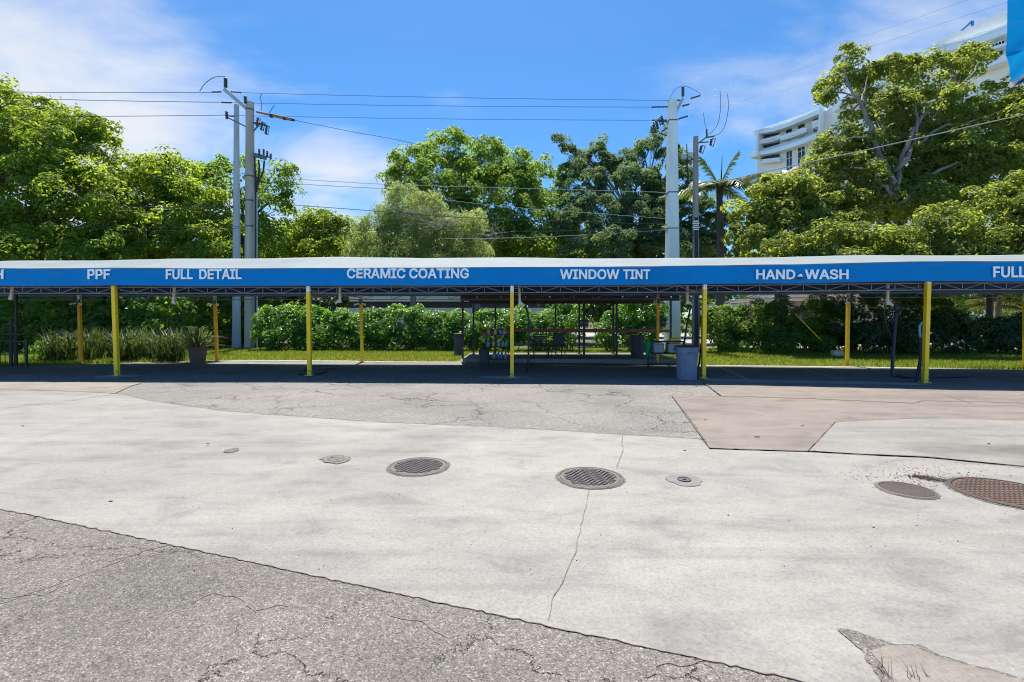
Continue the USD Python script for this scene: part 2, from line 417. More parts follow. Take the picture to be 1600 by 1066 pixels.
M = {}
M['asphalt_near'] = asphalt('asphalt_near', (0.077, 0.0707, 0.0655), (0.1712, 0.1579, 0.1453), (0.3422, 0.32, 0.2955), 140.0, 0.85, crack_w=0.010)
M['asphalt_far'] = asphalt('asphalt_far', (0.1197, 0.1141, 0.1085), (0.1955, 0.1868, 0.1772), (0.3032, 0.2913, 0.2753), 60.0, 0.95, crack_w=0.016, tone_scale=0.35)
M['concrete'] = concrete('concrete_pale', (0.2637, 0.2522, 0.2383), (0.2286, 0.2197, 0.2092), (0.1723, 0.1675, 0.1617))
M['concrete_pink'] = concrete('concrete_pink', (0.2113, 0.1774, 0.158), (0.1871, 0.158, 0.1414), (0.1455, 0.1219, 0.1109), stain=0.6)
M['concrete_patch'] = concrete('concrete_patch', (0.2359, 0.226, 0.2097), (0.2097, 0.1998, 0.1867), (0.1245, 0.1193, 0.1114), stain=0.32, oil=((6.4, 5.75), (1.5, 0.34), 0.75))
M['concrete_tan'] = concrete('concrete_tan', (0.2373, 0.2138, 0.1935), (0.2064, 0.1837, 0.1661), (0.1376, 0.1192, 0.1083), stain=1.6)
M['concrete_far'] = concrete('concrete_far', (0.336, 0.3226, 0.3024), (0.2957, 0.2822, 0.2688), (0.2285, 0.2218, 0.2083))
M['concrete_grey'] = plain('concrete_grey', (0.288, 0.288, 0.28), (0.2, 0.2, 0.196), 2.5, 0.85, 0.4)
M['joint'] = plain('joint_dirt', (0.0825, 0.075, 0.0675), (0.18, 0.1575, 0.1425), 30.0, 0.95)
M['crackfill'] = plain('crack_dirt', (0.10, 0.09, 0.085), (0.21, 0.195, 0.18), 20.0, 0.95)
M['debris'] = plain('leaf_litter', (0.045, 0.028, 0.022), (0.09, 0.055, 0.04), 40.0, 0.95)
M['collar_grey'] = plain('collar_grey', (0.1833, 0.1794, 0.1732), (0.1482, 0.1451, 0.1404), 9.0, 0.9, 0.3)
M['soil'] = plain('soil', (0.10, 0.085, 0.06), (0.055, 0.06, 0.03), 1.2, 0.95, 0.5)
M['turf'] = plain('turf_soil', (0.075, 0.12, 0.022), (0.14, 0.15, 0.05), 2.0, 0.95, 0.5)
M['paintline'] = plain('road_paint', (0.42, 0.38, 0.26), (0.22, 0.205, 0.18), 9.0, 0.8)
M['iron'] = plain('cast_iron', (0.092, 0.0816, 0.0784), (0.124, 0.108, 0.1), 14.0, 0.62, 0.2, metal=0.15)
M['iron_dark'] = plain('cast_iron_dark', (0.075, 0.067, 0.064), (0.095, 0.085, 0.08), 14.0, 0.7, 0.2)
M['rust'] = plain('rusty_iron', (0.1188, 0.0634, 0.0418), (0.0756, 0.054, 0.0446), 4.0, 0.8, 0.3)
M['rust_dull'] = plain('dull_rusty_iron', (0.0567, 0.0432, 0.0367), (0.0405, 0.0324, 0.0292), 6.0, 0.8, 0.3)
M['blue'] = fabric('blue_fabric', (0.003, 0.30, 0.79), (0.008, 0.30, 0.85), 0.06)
M['blue_near'] = fabric('blue_awning_fabric', (0.003, 0.31, 0.78), (0.01, 0.40, 0.85), 0.25)
M['roof_white'] = fabric('roof_fabric', (0.2807, 0.3193, 0.3404), (0.0211, 0.0701, 0.1824), 0.14)
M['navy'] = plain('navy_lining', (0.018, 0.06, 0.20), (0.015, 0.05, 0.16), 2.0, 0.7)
M['letter'] = plain('lettering_white', (0.94, 0.91, 0.85), (0.90, 0.87, 0.81), 5.0, 0.6)
M['yellow'] = painted('yellow_paint', (0.92, 0.565, 0.006), (0.86, 0.50, 0.006), (0.30, 0.20, 0.09))
M['orange'] = painted('faded_orange_paint', (0.86, 0.40, 0.008), (0.74, 0.31, 0.008), (0.26, 0.16, 0.08))
M['white_paint'] = plain('white_paint', (0.84, 0.83, 0.80), (0.74, 0.73, 0.71), 5.0, 0.5)
M['steel'] = plain('galvanised_steel', (0.33, 0.28, 0.225), (0.24, 0.20, 0.165), 9.0, 0.55, metal=0.2)
M['pvc'] = plain('white_plastic_pipe', (0.80, 0.77, 0.71), (0.70, 0.66, 0.60), 6.0, 0.45)
M['black'] = plain('black_metal', (0.016, 0.017, 0.019), (0.026, 0.027, 0.03), 6.0, 0.5)
M['black_plastic'] = plain('black_plastic', (0.022, 0.023, 0.025), (0.03, 0.03, 0.033), 6.0, 0.6)
M['green_metal'] = plain('dark_green_metal', (0.015, 0.045, 0.042), (0.02, 0.05, 0.05), 6.0, 0.5)
M['hose_blue'] = plain('blue_hose', (0.0043, 0.0144, 0.0468), (0.0036, 0.0108, 0.0324), 6.0, 0.5)
M['hose_teal'] = plain('teal_hose', (0.10, 0.36, 0.42), (0.08, 0.30, 0.36), 6.0, 0.5)
M['hose_black'] = plain('black_hose', (0.012, 0.014, 0.02), (0.02, 0.022, 0.03), 6.0, 0.55)
M['redwood'] = plain('red_brown_wood', (0.26, 0.074, 0.044), (0.18, 0.056, 0.036), 6.0, 0.6, 0.2, stretch=(0.4, 2.0, 2.0))
M['bin_grey'] = plain('grey_blue_plastic', (0.125, 0.16, 0.235), (0.095, 0.125, 0.19), 3.0, 0.6, 0.1)
M['bin_dark'] = plain('charcoal_plastic', (0.035, 0.042, 0.055), (0.025, 0.03, 0.04), 3.0, 0.6)
M['pot'] = plain('dark_brown_clay', (0.1105, 0.0714, 0.0501), (0.0765, 0.051, 0.0425), 5.0, 0.7, 0.2)
M['pole_grey'] = plain('blue_grey_concrete', (0.42, 0.46, 0.47), (0.33, 0.37, 0.385), 1.2, 0.8, 0.2, stretch=(2, 2, 0.4))
M['pole_spun'] = plain('spun_concrete', (0.46, 0.41, 0.33), (0.33, 0.285, 0.225), 1.0, 0.85, 0.3, stretch=(3, 3, 0.35))
M['pole_square'] = plain('pale_blue_concrete', (0.74, 0.78, 0.74), (0.62, 0.67, 0.65), 0.9, 0.8, 0.2, stretch=(2, 2, 0.4))
M['pole_wood'] = plain('weathered_wood', (0.32, 0.29, 0.25), (0.19, 0.17, 0.15), 2.0, 0.9, 0.4, stretch=(6, 6, 0.3))
M['insulator'] = plain('insulator_grey', (0.06, 0.072, 0.085), (0.04, 0.05, 0.06), 6.0, 0.4)
M['hardware'] = plain('line_hardware', (0.13, 0.14, 0.15), (0.09, 0.095, 0.10), 6.0, 0.5, metal=0.3)
M['fibreglass'] = plain('orange_brown_rod', (0.36, 0.16, 0.085), (0.26, 0.10, 0.06), 4.0, 0.5)
M['wire'] = plain('wire_dark', (0.05, 0.055, 0.065), (0.04, 0.042, 0.05), 6.0, 0.95, spec=0.05)
M['wire_pale'] = plain('wire_pale', (0.36, 0.36, 0.345), (0.30, 0.30, 0.29), 6.0, 0.95, spec=0.05)
M['bark'] = plain('grey_bark', (0.26, 0.225, 0.185), (0.15, 0.13, 0.105), 3.0, 0.9, 0.6, stretch=(1, 1, 0.4))
M['bark_dark'] = plain('dark_bark', (0.10, 0.085, 0.07), (0.06, 0.05, 0.042), 3.0, 0.9, 0.6, stretch=(1, 1, 0.4))
M['bark_tan'] = plain('tan_palm_bark', (0.30, 0.20, 0.13), (0.22, 0.145, 0.095), 6.0, 0.9, 0.5)
M['tower_white'] = plain('tower_wall', (0.86, 0.80, 0.71), (0.80, 0.745, 0.665), 0.35, 0.8)
M['tower_blue'] = plain('tower_fascia', (0.80, 0.84, 0.84), (0.74, 0.79, 0.80), 0.3, 0.7)
M['tower_glass'] = mat('tower_glass', {'p': ('principled_bsdf', {'base_color': (0.02, 0.028, 0.045), 'roughness': 0.08, 'specular_ior_level': 0.7})}, [])
M['tower_metal'] = plain('tower_blue_frame', (0.02, 0.15, 0.40), (0.02, 0.12, 0.33), 3.0, 0.5)
M['wall_white'] = plain('white_render', (0.84, 0.82, 0.78), (0.76, 0.74, 0.71), 0.8, 0.85)
M['wall_dark'] = plain('dark_band', (0.05, 0.055, 0.065), (0.035, 0.04, 0.045), 1.0, 0.5)
M['wall_tan'] = plain('pinkish_render', (0.42, 0.30, 0.23), (0.36, 0.25, 0.19), 0.8, 0.85)
M['stone'] = plain('pale_stone', (0.46, 0.42, 0.33), (0.36, 0.32, 0.25), 5.0, 0.9, 0.5)
M['glassy_blue'] = mat('blue_bottle', {'p': ('principled_bsdf', {'base_color': (0.02, 0.13, 0.42), 'roughness': 0.25, 'coat_weight': 0.4})}, [])
M['glassy_teal'] = mat('teal_bottle', {'p': ('principled_bsdf', {'base_color': (0.02, 0.30, 0.32), 'roughness': 0.25, 'coat_weight': 0.4})}, [])
M['glassy_white'] = mat('white_bottle', {'p': ('principled_bsdf', {'base_color': (0.24, 0.26, 0.28), 'roughness': 0.4})}, [])
M['glassy_amber'] = mat('amber_bottle', {'p': ('principled_bsdf', {'base_color': (0.45, 0.30, 0.05), 'roughness': 0.25, 'coat_weight': 0.4})}, [])
M['cloth_green'] = plain('green_cloth', (0.012, 0.26, 0.11), (0.01, 0.19, 0.08), 5.0, 0.8)
M['ball'] = plain('ball_white', (0.80, 0.78, 0.74), (0.75, 0.72, 0.68), 5.0, 0.3)

M['leaf_bright'] = leafy('leaf_bright', [(0.0, (0.0692, 0.1453, 0.031)), (0.35, (0.1016, 0.1932, 0.0326)), (0.7, (0.1932, 0.3049, 0.0448)), (1.0, (0.3049, 0.3862, 0.0609))], (0.6776, 0.8402, 0.0678), 0.52, spec=0.15)
M['leaf_mid'] = leafy('leaf_mid', [(0.0, (0.0562, 0.131, 0.0374)), (0.4, (0.0793, 0.1652, 0.0352)), (0.75, (0.1541, 0.2643, 0.0483)), (1.0, (0.2424, 0.3414, 0.066))], (0.5873, 0.8223, 0.0881), 0.50, spec=0.15)
M['leaf_olive'] = leafy('leaf_olive', [(0.0, (0.0909, 0.1384, 0.04)), (0.4, (0.1286, 0.1822, 0.0429)), (0.75, (0.2251, 0.2786, 0.0642)), (1.0, (0.3215, 0.3644, 0.0858))], (0.7096, 0.8131, 0.1035), 0.48, spec=0.15)
M['leaf_blue'] = leafy('leaf_bluegreen', [(0.0, (0.0698, 0.147, 0.085)), (0.4, (0.0955, 0.1638, 0.0819)), (0.8, (0.182, 0.2616, 0.1183)), (1.0, (0.273, 0.3526, 0.1137))], (0.4875, 0.6825, 0.1625), 0.40, spec=0.15)
M['leaf_pale'] = leafy('leaf_pale', [(0.0, (0.1238, 0.1755, 0.0618)), (0.4, (0.2682, 0.3405, 0.1136)), (0.8, (0.4125, 0.4846, 0.1755)), (1.0, (0.5775, 0.5981, 0.2682))], (0.825, 0.99, 0.297), 0.46, spec=0.15)
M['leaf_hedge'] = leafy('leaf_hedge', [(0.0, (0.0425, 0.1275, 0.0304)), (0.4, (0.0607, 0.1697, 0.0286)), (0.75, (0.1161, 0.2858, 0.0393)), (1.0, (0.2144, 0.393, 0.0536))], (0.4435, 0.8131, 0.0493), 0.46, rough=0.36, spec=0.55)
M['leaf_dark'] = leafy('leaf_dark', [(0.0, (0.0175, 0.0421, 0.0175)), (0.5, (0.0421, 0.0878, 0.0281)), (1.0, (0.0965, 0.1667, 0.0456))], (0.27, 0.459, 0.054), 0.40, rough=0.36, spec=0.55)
M['leaf_dry'] = leafy('leaf_dry', [(0.0, (0.09, 0.08, 0.04)), (0.5, (0.15, 0.15, 0.06)), (1.0, (0.24, 0.17, 0.12))], (0.28, 0.28, 0.08), 0.30)
M['leaf_twig'] = plain('dry_twigs', (0.28, 0.25, 0.22), (0.2, 0.18, 0.15), 4.0, 0.9)
M['frond'] = leafy('frond', [(0.0, (0.0286, 0.0585, 0.0156)), (0.5, (0.0715, 0.1235, 0.0325)), (1.0, (0.143, 0.2015, 0.052))], (0.286, 0.429, 0.065), 0.30, rough=0.4, spec=0.5)
M['frond_grey'] = leafy('frond_grey', [(0.0, (0.06, 0.075, 0.045)), (0.5, (0.12, 0.14, 0.08)), (1.0, (0.2, 0.21, 0.13))], (0.22, 0.27, 0.09), 0.25, rough=0.4, spec=0.5)
M['frond_fan'] = leafy('frond_fan', [(0.0, (0.09, 0.11, 0.03)), (0.5, (0.19, 0.21, 0.06)), (1.0, (0.32, 0.32, 0.12))], (0.35, 0.38, 0.1), 0.3, rough=0.4, spec=0.5)
M['grass'] = leafy('grass', [(0.0, (0.06, 0.10, 0.02)), (0.4, (0.15, 0.23, 0.03)), (0.75, (0.25, 0.32, 0.05)), (1.0, (0.38, 0.34, 0.13))], (0.52, 0.62, 0.07), 0.40, rough=0.6, spec=0.1, hue_scale=0.9)
M['reed'] = leafy('reed', [(0.0, (0.0202, 0.0437, 0.0134)), (0.5, (0.0403, 0.0773, 0.0235)), (1.0, (0.0806, 0.121, 0.037))], (0.1536, 0.2304, 0.0384), 0.35, rough=0.5, spec=0.4)
M['spiky'] = leafy('spiky', [(0.0, (0.105, 0.1575, 0.063)), (0.5, (0.231, 0.294, 0.1155)), (1.0, (0.546, 0.588, 0.294))], (0.504, 0.63, 0.168), 0.3, rough=0.45, spec=0.5)

# ------------------------------------------------------------------ ground and paving
RG = np.random.default_rng(5)
gr = MB()
gr.poly([(-400, -120), (400, -120), (400, 600), (-400, 600)], -0.03)
obj('ground', gr, M['soil'], kind='structure')

# worn asphalt yard, up to the grass behind the canopy
GRASS_FRONT = [(-40, 16.2), (-17.4, 16.4), (-14.6, 17.6), (-11.4, 19.0), (-8.0, 18.9), (-4.5, 18.35), (-1.9, 18.2), (0, 18.1), (3.5, 17.6), (6.0, 17.05), (8.2, 16.75), (11.5, 16.35), (14, 15.9), (16.0, 15.35), (22, 14.6), (40, 13.2)]
gf = jitter_path(GRASS_FRONT, 0.35, 0.035, RG)
near_edge = [G(-240, 770), G(-120, 782), G(0, 798), G(140, 826), G(260, 852), G(430, 889), G(600, 926), G(800, 969), G(1000, 1013), G(1250, 1067), G(1420, 1108)]
near_edge = [np.array([-9.0, 5.2, 0]), np.array([-6.2, 4.6, 0])] + near_edge[2:] + [np.array([3.0, 1.55, 0]), np.array([6, 0.6, 0])]
near_edge = smooth_path(near_edge, 8)
near_rough = jitter_path(near_edge, 0.03, 0.0045, RG)
far_edge = smooth_path([G(-60, 610), G(60, 611), G(178, 616), G(235, 627), G(300, 636), G(370, 645), G(480, 653), G(600, 661), G(800, 669.5), G(950, 679), G(1108, 688)], 8)
far_rough = jitter_path(far_edge, 0.07, 0.006, RG)

m = MB()
m.poly([(-40, -30), (40, -30)] + [tuple(q[:2]) for q in gf[::-1]], 0.0)
yard = obj('asphalt_yard', m, M['asphalt_far'], kind='structure')
m = MB()
m.poly([tuple(q[:2]) for q in near_rough] + [(6, -6), (-9, -6)], 0.0085)
near = obj('asphalt_apron', m, M['asphalt_near'], kind='structure')

# concrete drive
m = MB()
drive = [tuple(q[:2]) for q in near_rough] + [(14, 0.6), (14, G(1600, 733)[1] - 0.1)] + [tuple(G(*p)[:2]) for p in ((1600, 731), (1450, 717), (1265, 708), (1110, 703), (1092, 688))] + [tuple(q[:2]) for q in far_rough[::-1][1:]] + [(-25, G(0, 611)[1])]
m.poly(drive, 0.012)
drv = obj('concrete_drive', m, M['concrete'], kind='structure')
# left apron strip in front of the canopy, slightly pink
m = MB()
m.poly([(-25, 10.85), (-17.5, 10.8)] + [tuple(G(*p)[:2]) for p in ((60, 610.5), (180, 615.5), (205, 604), (222, 599), (0, 596.5))] + [(-25, 12.5)], 0.016)
obj('concrete_strip', m, M['concrete_tan'], kind='structure')
# pink slabs on the right
slabA = [G(*p) for p in ((1098, 598), (1127, 620.5), (1050, 620.5), (1427, 632.5), (1442, 628), (1530, 629), (1600, 632))]
m = MB()
pts = [G(1098, 598), G(1127, 620), G(1260, 624), G(1427, 631.5), G(1442, 627.5), G(1530, 629), G(1610, 631.5)]
pts = [tuple(q[:2]) for q in pts] + [(22, 8.9), (22, 12.6), (9.9, 12.95)]
m.poly(pts, 0.017)
pink1 = obj('pink_slab', m, M['concrete_pink'], kind='structure')
m = MB()
pts = [G(1050, 620.6), G(1127, 620.6), G(1260, 624.8), G(1427, 632.3), G(1442, 628.2), G(1530, 629.7), G(1610, 632.2), G(1610, 660), G(1460, 655.5), G(1305, 662), G(1262, 708), G(1109, 703)]
m.poly(pts, 0.021)
pink2 = obj('pink_slab', m, M['concrete_pink'], kind='structure')
m = MB()
pts = [G(1264, 708), G(1306, 662.5), G(1380, 658.5), G(1460, 656), G(1610, 660.5)]
pts = [tuple(q[:2]) for q in pts] + [(14, 7.4), (14, 5.15)] + [tuple(G(*p)[:2]) for p in ((1600, 731.5), (1450, 717.5))]
m.poly(pts, 0.025)
obj('pale_slab', m, M['concrete_patch'], kind='structure')
# shaded walk along the front posts on the right, a trowelled strip
m = MB()
pts = [tuple(G(*p)[:2]) for p in ((1101, 597), (1200, 599.5), (1330, 601.5), (1450, 603.5), (1450, 600.5), (1330, 597.2), (1200, 595.0), (1101, 593.0))]
m.poly(pts, 0.022)
obj('concrete_curb_strip', m, M['concrete_grey'], kind='structure')
# pale edging in front of the grass
m = MB()
e = jitter_path([q for q in GRASS_FRONT if -17 < q[0] < 22], 0.3, 0.03, RG)
m.ribbon(e - np.array([0, 0.14, 0]), 0.36, 0.010, None)
obj('edging_strip', m, M['concrete_far'], kind='structure')

# joints, cracks: thin dirt-filled strips lying in the paving
m = MB()
m.ribbon(near_rough + np.array([0, -0.003, 0]), 0.0055, 0.0145, RG)
obj('edge_joint', m, M['crackfill'], drv)
m = MB()
m.ribbon(far_rough, 0.022, 0.0165, RG)
obj('edge_joint', m, M['crackfill'], drv)


def joint(parent, name, pxs, w, z, mt='joint', step=0.1, amp=0.006):
    mm = MB()
    mm.ribbon(smooth_path(jitter_path([G(*p) for p in pxs], step, amp, RG), 3), w, z, RG)
    return obj(name, mm, M[mt], parent)


joint(pink2, 'edge_joint', [(1050, 620), (1090, 673), (1109, 703)], 0.0154, 0.0285)
joint(pink2, 'edge_joint', [(1262, 708), (1305, 662)], 0.0133, 0.0285)
joint(pink2, 'edge_joint', [(1305, 662), (1370, 658), (1460, 655)], 0.0119, 0.0285)
joint(pink2, 'edge_joint', [(1050, 620), (1180, 621.5), (1260, 624.5), (1427, 632.2), (1442, 628)], 0.0175, 0.0285)
joint(pink2, 'edge_joint', [(1442, 628), (1530, 629), (1600, 632)], 0.0175, 0.0285, 'crackfill')
joint(pink1, 'crack', [(1445, 616), (1480, 620), (1520, 633)], 0.0140, 0.0285, 'crackfill')
joint(pink1, 'edge_joint', [(1097, 597), (1127, 620)], 0.0210, 0.0285, 'crackfill')
joint(drv, 'edge_joint', [(1110, 703), (1265, 708), (1330, 712)], 0.0154, 0.0285)
joint(drv, 'edge_joint', [(1330, 712), (1450, 717), (1600, 733)], 0.0140, 0.0285)
joint(drv, 'crack', [(972, 681), (974, 700), (969, 722), (964, 736)], 0.011, 0.0165, 'crackfill', 0.16, 0.014)
joint(drv, 'crack', [(921, 768), (914, 800), (902, 845), (896, 868), (882, 905), (866, 940), (857, 973)], 0.0055, 0.0165, 'crackfill', 0.10, 0.009)
joint(drv, 'crack', [(0, 640), (100, 629), (178, 617)], 0.02, 0.030, 'crackfill', 0.1, 0.01)
for pth in ([(0, 946), (60, 925), (120, 905), (170, 885), (212, 868), (240, 858)], [(170, 880), (212, 868), (255, 855), (300, 850)],
            [(300, 945), (330, 930), (372, 934), (400, 960)], [(395, 957), (430, 950), (450, 950)], [(610, 965), (655, 975), (700, 1000)], [(600, 970), (604, 1010), (615, 1060)],
            [(0, 935), (70, 930), (110, 915)], [(1010, 1062), (1040, 1040), (1090, 1040), (1125, 1030)], [(1100, 1040), (1125, 1062)]):
    joint(near, 'crack', pth, 0.0075, 0.0115, 'crackfill', 0.05, 0.008)

# broken corner at the lower right: crumbled asphalt and a tan fill
m = MB()
c = [G(*p) for p in ((1308, 988), (1335, 990), (1372, 1004), (1400, 1012), (1440, 1013), (1470, 1030), (1530, 1046), (1600, 1066), (1640, 1080), (1560, 1110), (1400, 1110), (1375, 1066), (1352, 1035), (1340, 1015))]
m.poly(jitter_path(c + [c[0]], 0.025, 0.004, RG)[:-1], 0.017)
obj('crumbled_patch', m, M['asphalt_near'], kind='structure')
m = MB()
c = [G(*p) for p in ((1360, 1024), (1385, 1015), (1425, 1016), (1465, 1034), (1530, 1050), (1600, 1071), (1640, 1086), (1560, 1110), (1420, 1110), (1388, 1058))]
m.poly(jitter_path(c + [c[0]], 0.03, 0.003, RG)[:-1], 0.021)
obj('tan_fill_patch', m, M['concrete_tan'], kind='structure')

# painted bay lines in the shade on the right
for pl in ([(1121, 572.5), (1177, 597)], [(1250, 576), (1332, 597.5)], [(1520, 583), (1610, 595)], [(1465, 599), (1500, 602.5)]):
    m = MB()
    m.ribbon(jitter_path([G(*p) for p in pl], 0.2, 0.003, RG), 0.10, 0.006)
    obj('painted_line', m, M['paintline'], kind='structure')

# the sunlit lot beyond the hedges
m = MB()
m.poly([(7, 27), (70, 23), (70, 60), (7, 60)], -0.02)
obj('far_parking_lot', m, M['concrete_far'], kind='structure')
m = MB()
m.poly([tuple(q[:2]) for q in gf] + [(40, 27), (-40, 27)], -0.012)
obj('lawn_soil', m, M['turf'], kind='structure')


# grass blades
def blades(xy, h, w, rng, lean=0.5, seg=1):
    n = len(xy)
    a = rng.uniform(0, 2 * np.pi, n)
    hh = h * rng.uniform(0.55, 1.3, n)
    base = np.column_stack([xy, np.zeros(n)])
    sd = np.column_stack([np.cos(a), np.sin(a), np.zeros(n)]) * (w / 2)
    tip = base + np.column_stack([rng.normal(0, lean, n) * hh, rng.normal(0, lean, n) * hh, hh])
    v = np.stack([base - sd, base + sd, tip], 1).reshape(-1, 3)
    return v, np.arange(3 * n).reshape(-1, 3)


gp = Polygon([tuple(q[:2]) for q in gf] + [(40, 27), (-40, 27)])
n = 260000
xy = np.column_stack([RG.uniform(-24, 25, n), RG.uniform(14, 26.5, n)])
fx = np.interp(xy[:, 0], gf[:, 0], gf[:, 1])
keep = (xy[:, 1] > fx - 0.02 + 0.06 * meshkit.noise(np.column_stack([xy * 3, np.zeros(n)]))) & ~((xy[:, 0] > -2.1) & (xy[:, 0] < 6.1) & (xy[:, 1] < 21.3))
keep &= np.abs(xy[:, 0] / xy[:, 1]) < 1.15
xy = xy[keep]
v, f = blades(xy, 0.10, 0.022, RG, 0.45)
hs = 0.6 + 0.9 * meshkit.fbm(np.column_stack([xy * 0.9, np.zeros(len(xy))]), 3)
v[2::3, 2] *= hs
obj('lawn_grass', (v, f), M['grass'], label='sunlit strip of green grass between canopy and hedges', cat='grass', kind='stuff')


# ------------------------------------------------------------------ trees and shrubs
def leaf_quads(c, nrm, t, ln, wd, fold=0.18):
    """one folded four-cornered leaf per row"""
    b = np.cross(nrm, t)
    b /= np.maximum(np.linalg.norm(b, axis=1, keepdims=True), 1e-9)
    ln, wd = ln[:, None], wd[:, None]
    v = np.stack([c - t * ln / 2, c + b * wd / 2 + nrm * fold * wd, c + t * ln / 2, c - b * wd / 2 + nrm * fold * wd], 1).reshape(-1, 3)
    i = np.arange(len(c)) * 4
    f = np.vstack([np.stack([i, i + 1, i + 2], 1), np.stack([i, i + 2, i + 3], 1)])
    return v, f


def unit(v):
    return v / np.maximum(np.linalg.norm(v, axis=1, keepdims=True), 1e-9)


DENS, PER, LEAVES = 1.25, 1.75, [0]


def crown(lobes, rng, rc=0.62, dens=1.15, per=60, leaf=0.22, ratio=0.6, droop=0.0, inner=0.25, back=0.45, flat=0.8, zmin=0.15, spread=1.0):
    """leaves in clumps through the outer part of every lobe. lobes: (centre, (rx, ry, rz))"""
    V, F, N0, tips = [], [], 0, []
    for cen, rad in lobes:
        rad = np.asarray(rad, float)
        area = 4 * np.pi * ((rad[0] * rad[1]) ** 1.6 / 3 + (rad[0] * rad[2]) ** 1.6 / 3 + (rad[1] * rad[2]) ** 1.6 / 3) ** (1 / 1.6)
        k = max(5, int(DENS * dens * area / (np.pi * rc * rc)))
        d = unit(rng.normal(size=(k, 3)))
        d = d[(d[:, 1] < 0.25) | (rng.random(k) < back)]
        k = len(d)
        wob = 0.72 + 0.56 * meshkit.fbm(d * 1.7 + cen * 0.31, 3)
        rr = np.where(rng.random(k) < inner, rng.uniform(0.35, 0.8, k), rng.uniform(0.8, 1.06, k)) * wob
        cc = cen + d * rr[:, None] * rad
        tips.append(cc)
        m_ = rng.integers(int(PER * per * 0.5), int(PER * per * 1.4), k)
        own = np.repeat(np.arange(k), m_)
        n_ = len(own)
        size = rc * rng.uniform(0.6, 1.4, k)[own][:, None]
        # every clump is a small dome of leaves turned up and outward to the light
        ax = unit(np.array([0, 0, 0.9]) + 0.75 * d + rng.normal(0, 0.25, (k, 3)))[own]
        q = unit(rng.normal(size=(n_, 3)))
        dn = (q * ax).sum(1, keepdims=True)
        q = np.where((dn < -0.15) & (rng.random((n_, 1)) < 0.8), q - 2 * dn * ax, q)
        rad_ = 0.72 + 0.34 * rng.random((n_, 1)) ** 0.7
        rad_ = np.where(rng.random((n_, 1)) < 0.16, rng.uniform(0.2, 1.3, (n_, 1)), rad_)
        off = q * rad_ * size * np.array([1, 1, flat]) * spread
        if droop:
            off[:, 2] -= droop * (off[:, 0] ** 2 + off[:, 1] ** 2) / rc
        p = cc[own] + off
        nn = unit(0.9 * q + 0.45 * ax + rng.normal(0, 0.38, (n_, 3)))
        t = unit(np.cross(nn, rng.normal(size=(n_, 3))))
        if droop:
            t = unit(t + np.array([0, 0, -1.2 * droop]))
        s = leaf * rng.uniform(0.65, 1.3, n_)
        ok = p[:, 2] > zmin
        p, nn, t, s = p[ok], nn[ok], t[ok], s[ok]
        v, f = leaf_quads(p, nn, t, s, s * ratio)
        V.append(v)
        F.append(f + N0)
        N0 += len(v)
    LEAVES[0] += N0 // 4
    return np.vstack(V), np.vstack(F), tips


def px_lobes(spec, d, deep=0.85, slope=0.45):
    """lobes given in pixels; the crown widens downward, so lower lobes stand nearer"""
    out = []
    y0 = min(s[1] for s in spec)
    S = slope * (max(s[1] for s in spec) - y0) * d / FOC
    for s in spec:
        px, py, rx, ry = s[:4]
        dd = d + 0.75 * S - slope * (py - y0) * d / FOC
        k = dd / FOC
        out.append((at(px, py, dd), np.array([rx * k, deep * max(rx, ry) * k, ry * k])))
    return out


def branches(base, top, lobes, rng, r0, split=0.35):
    """tapered trunk from base to top, then a bent limb to each lobe"""
    mb = MB()
    base, top = np.asarray(base, float), np.asarray(top, float)
    mid = (base + top) / 2 + rng.normal(0, 0.12, 3) * [1, 1, 0]
    tr = smooth_path([base, mid, top], 6)
    mb.tube(tr, np.linspace(r0 * 1.15, r0 * 0.7, len(tr)), 9)
    lim = MB()
    for cen, rad in lobes:
        s = tr[int(rng.integers(len(tr) // 2, len(tr)))]
        e = cen + np.array([0, 0, 0.1]) * rad
        m1 = s + (e - s) * 0.45 + rng.normal(0, 0.35, 3) + np.array([0, 0, 0.12 * np.linalg.norm(e - s)])
        pth = smooth_path([s, m1, e], 5)
        rb = r0 * rng.uniform(0.28, 0.45)
        lim.tube(pth, np.linspace(rb, rb * 0.3, len(pth)), 6)
        for _ in range(4):
            e2 = cen + unit(rng.normal(size=(1, 3)))[0] * rad * 0.9
            s2 = pth[int(rng.integers(3, len(pth)))]
            p2 = smooth_path([s2, (s2 + e2) / 2 + rng.normal(0, 0.2, 3), e2], 3)
            lim.tube(p2, np.linspace(rb * 0.3, rb * 0.08, len(p2)), 4)
    return mb, lim


def tree(name, label, spec, d, base_px, mt, seed, r0=0.22, bark='bark_dark', top_py=None, group=None, cat='tree', base_d=None, **kw):
    rng = np.random.default_rng(seed)
    lobes = px_lobes(spec, d)
    b = at(base_px, HY, base_d or d)
    b[2] = -0.05
    t = thing(name, label, cat, b, group)
    tp = at(base_px, top_py if top_py else np.mean([s[1] for s in spec]) + 20, d)
    tr, lim = branches(b, tp, lobes, rng, r0)
    v, f, _ = crown(lobes, rng, **kw)
    tv, tf = tr.arr()
    lv, lf = lim.arr()
    obj('trunk', (tv - b, tf), M[bark], t, smooth=True)
    obj('branches', (lv - b, lf), M[bark], t, smooth=True)
    obj('crown', (v - b, f), M[mt], t)
    return t


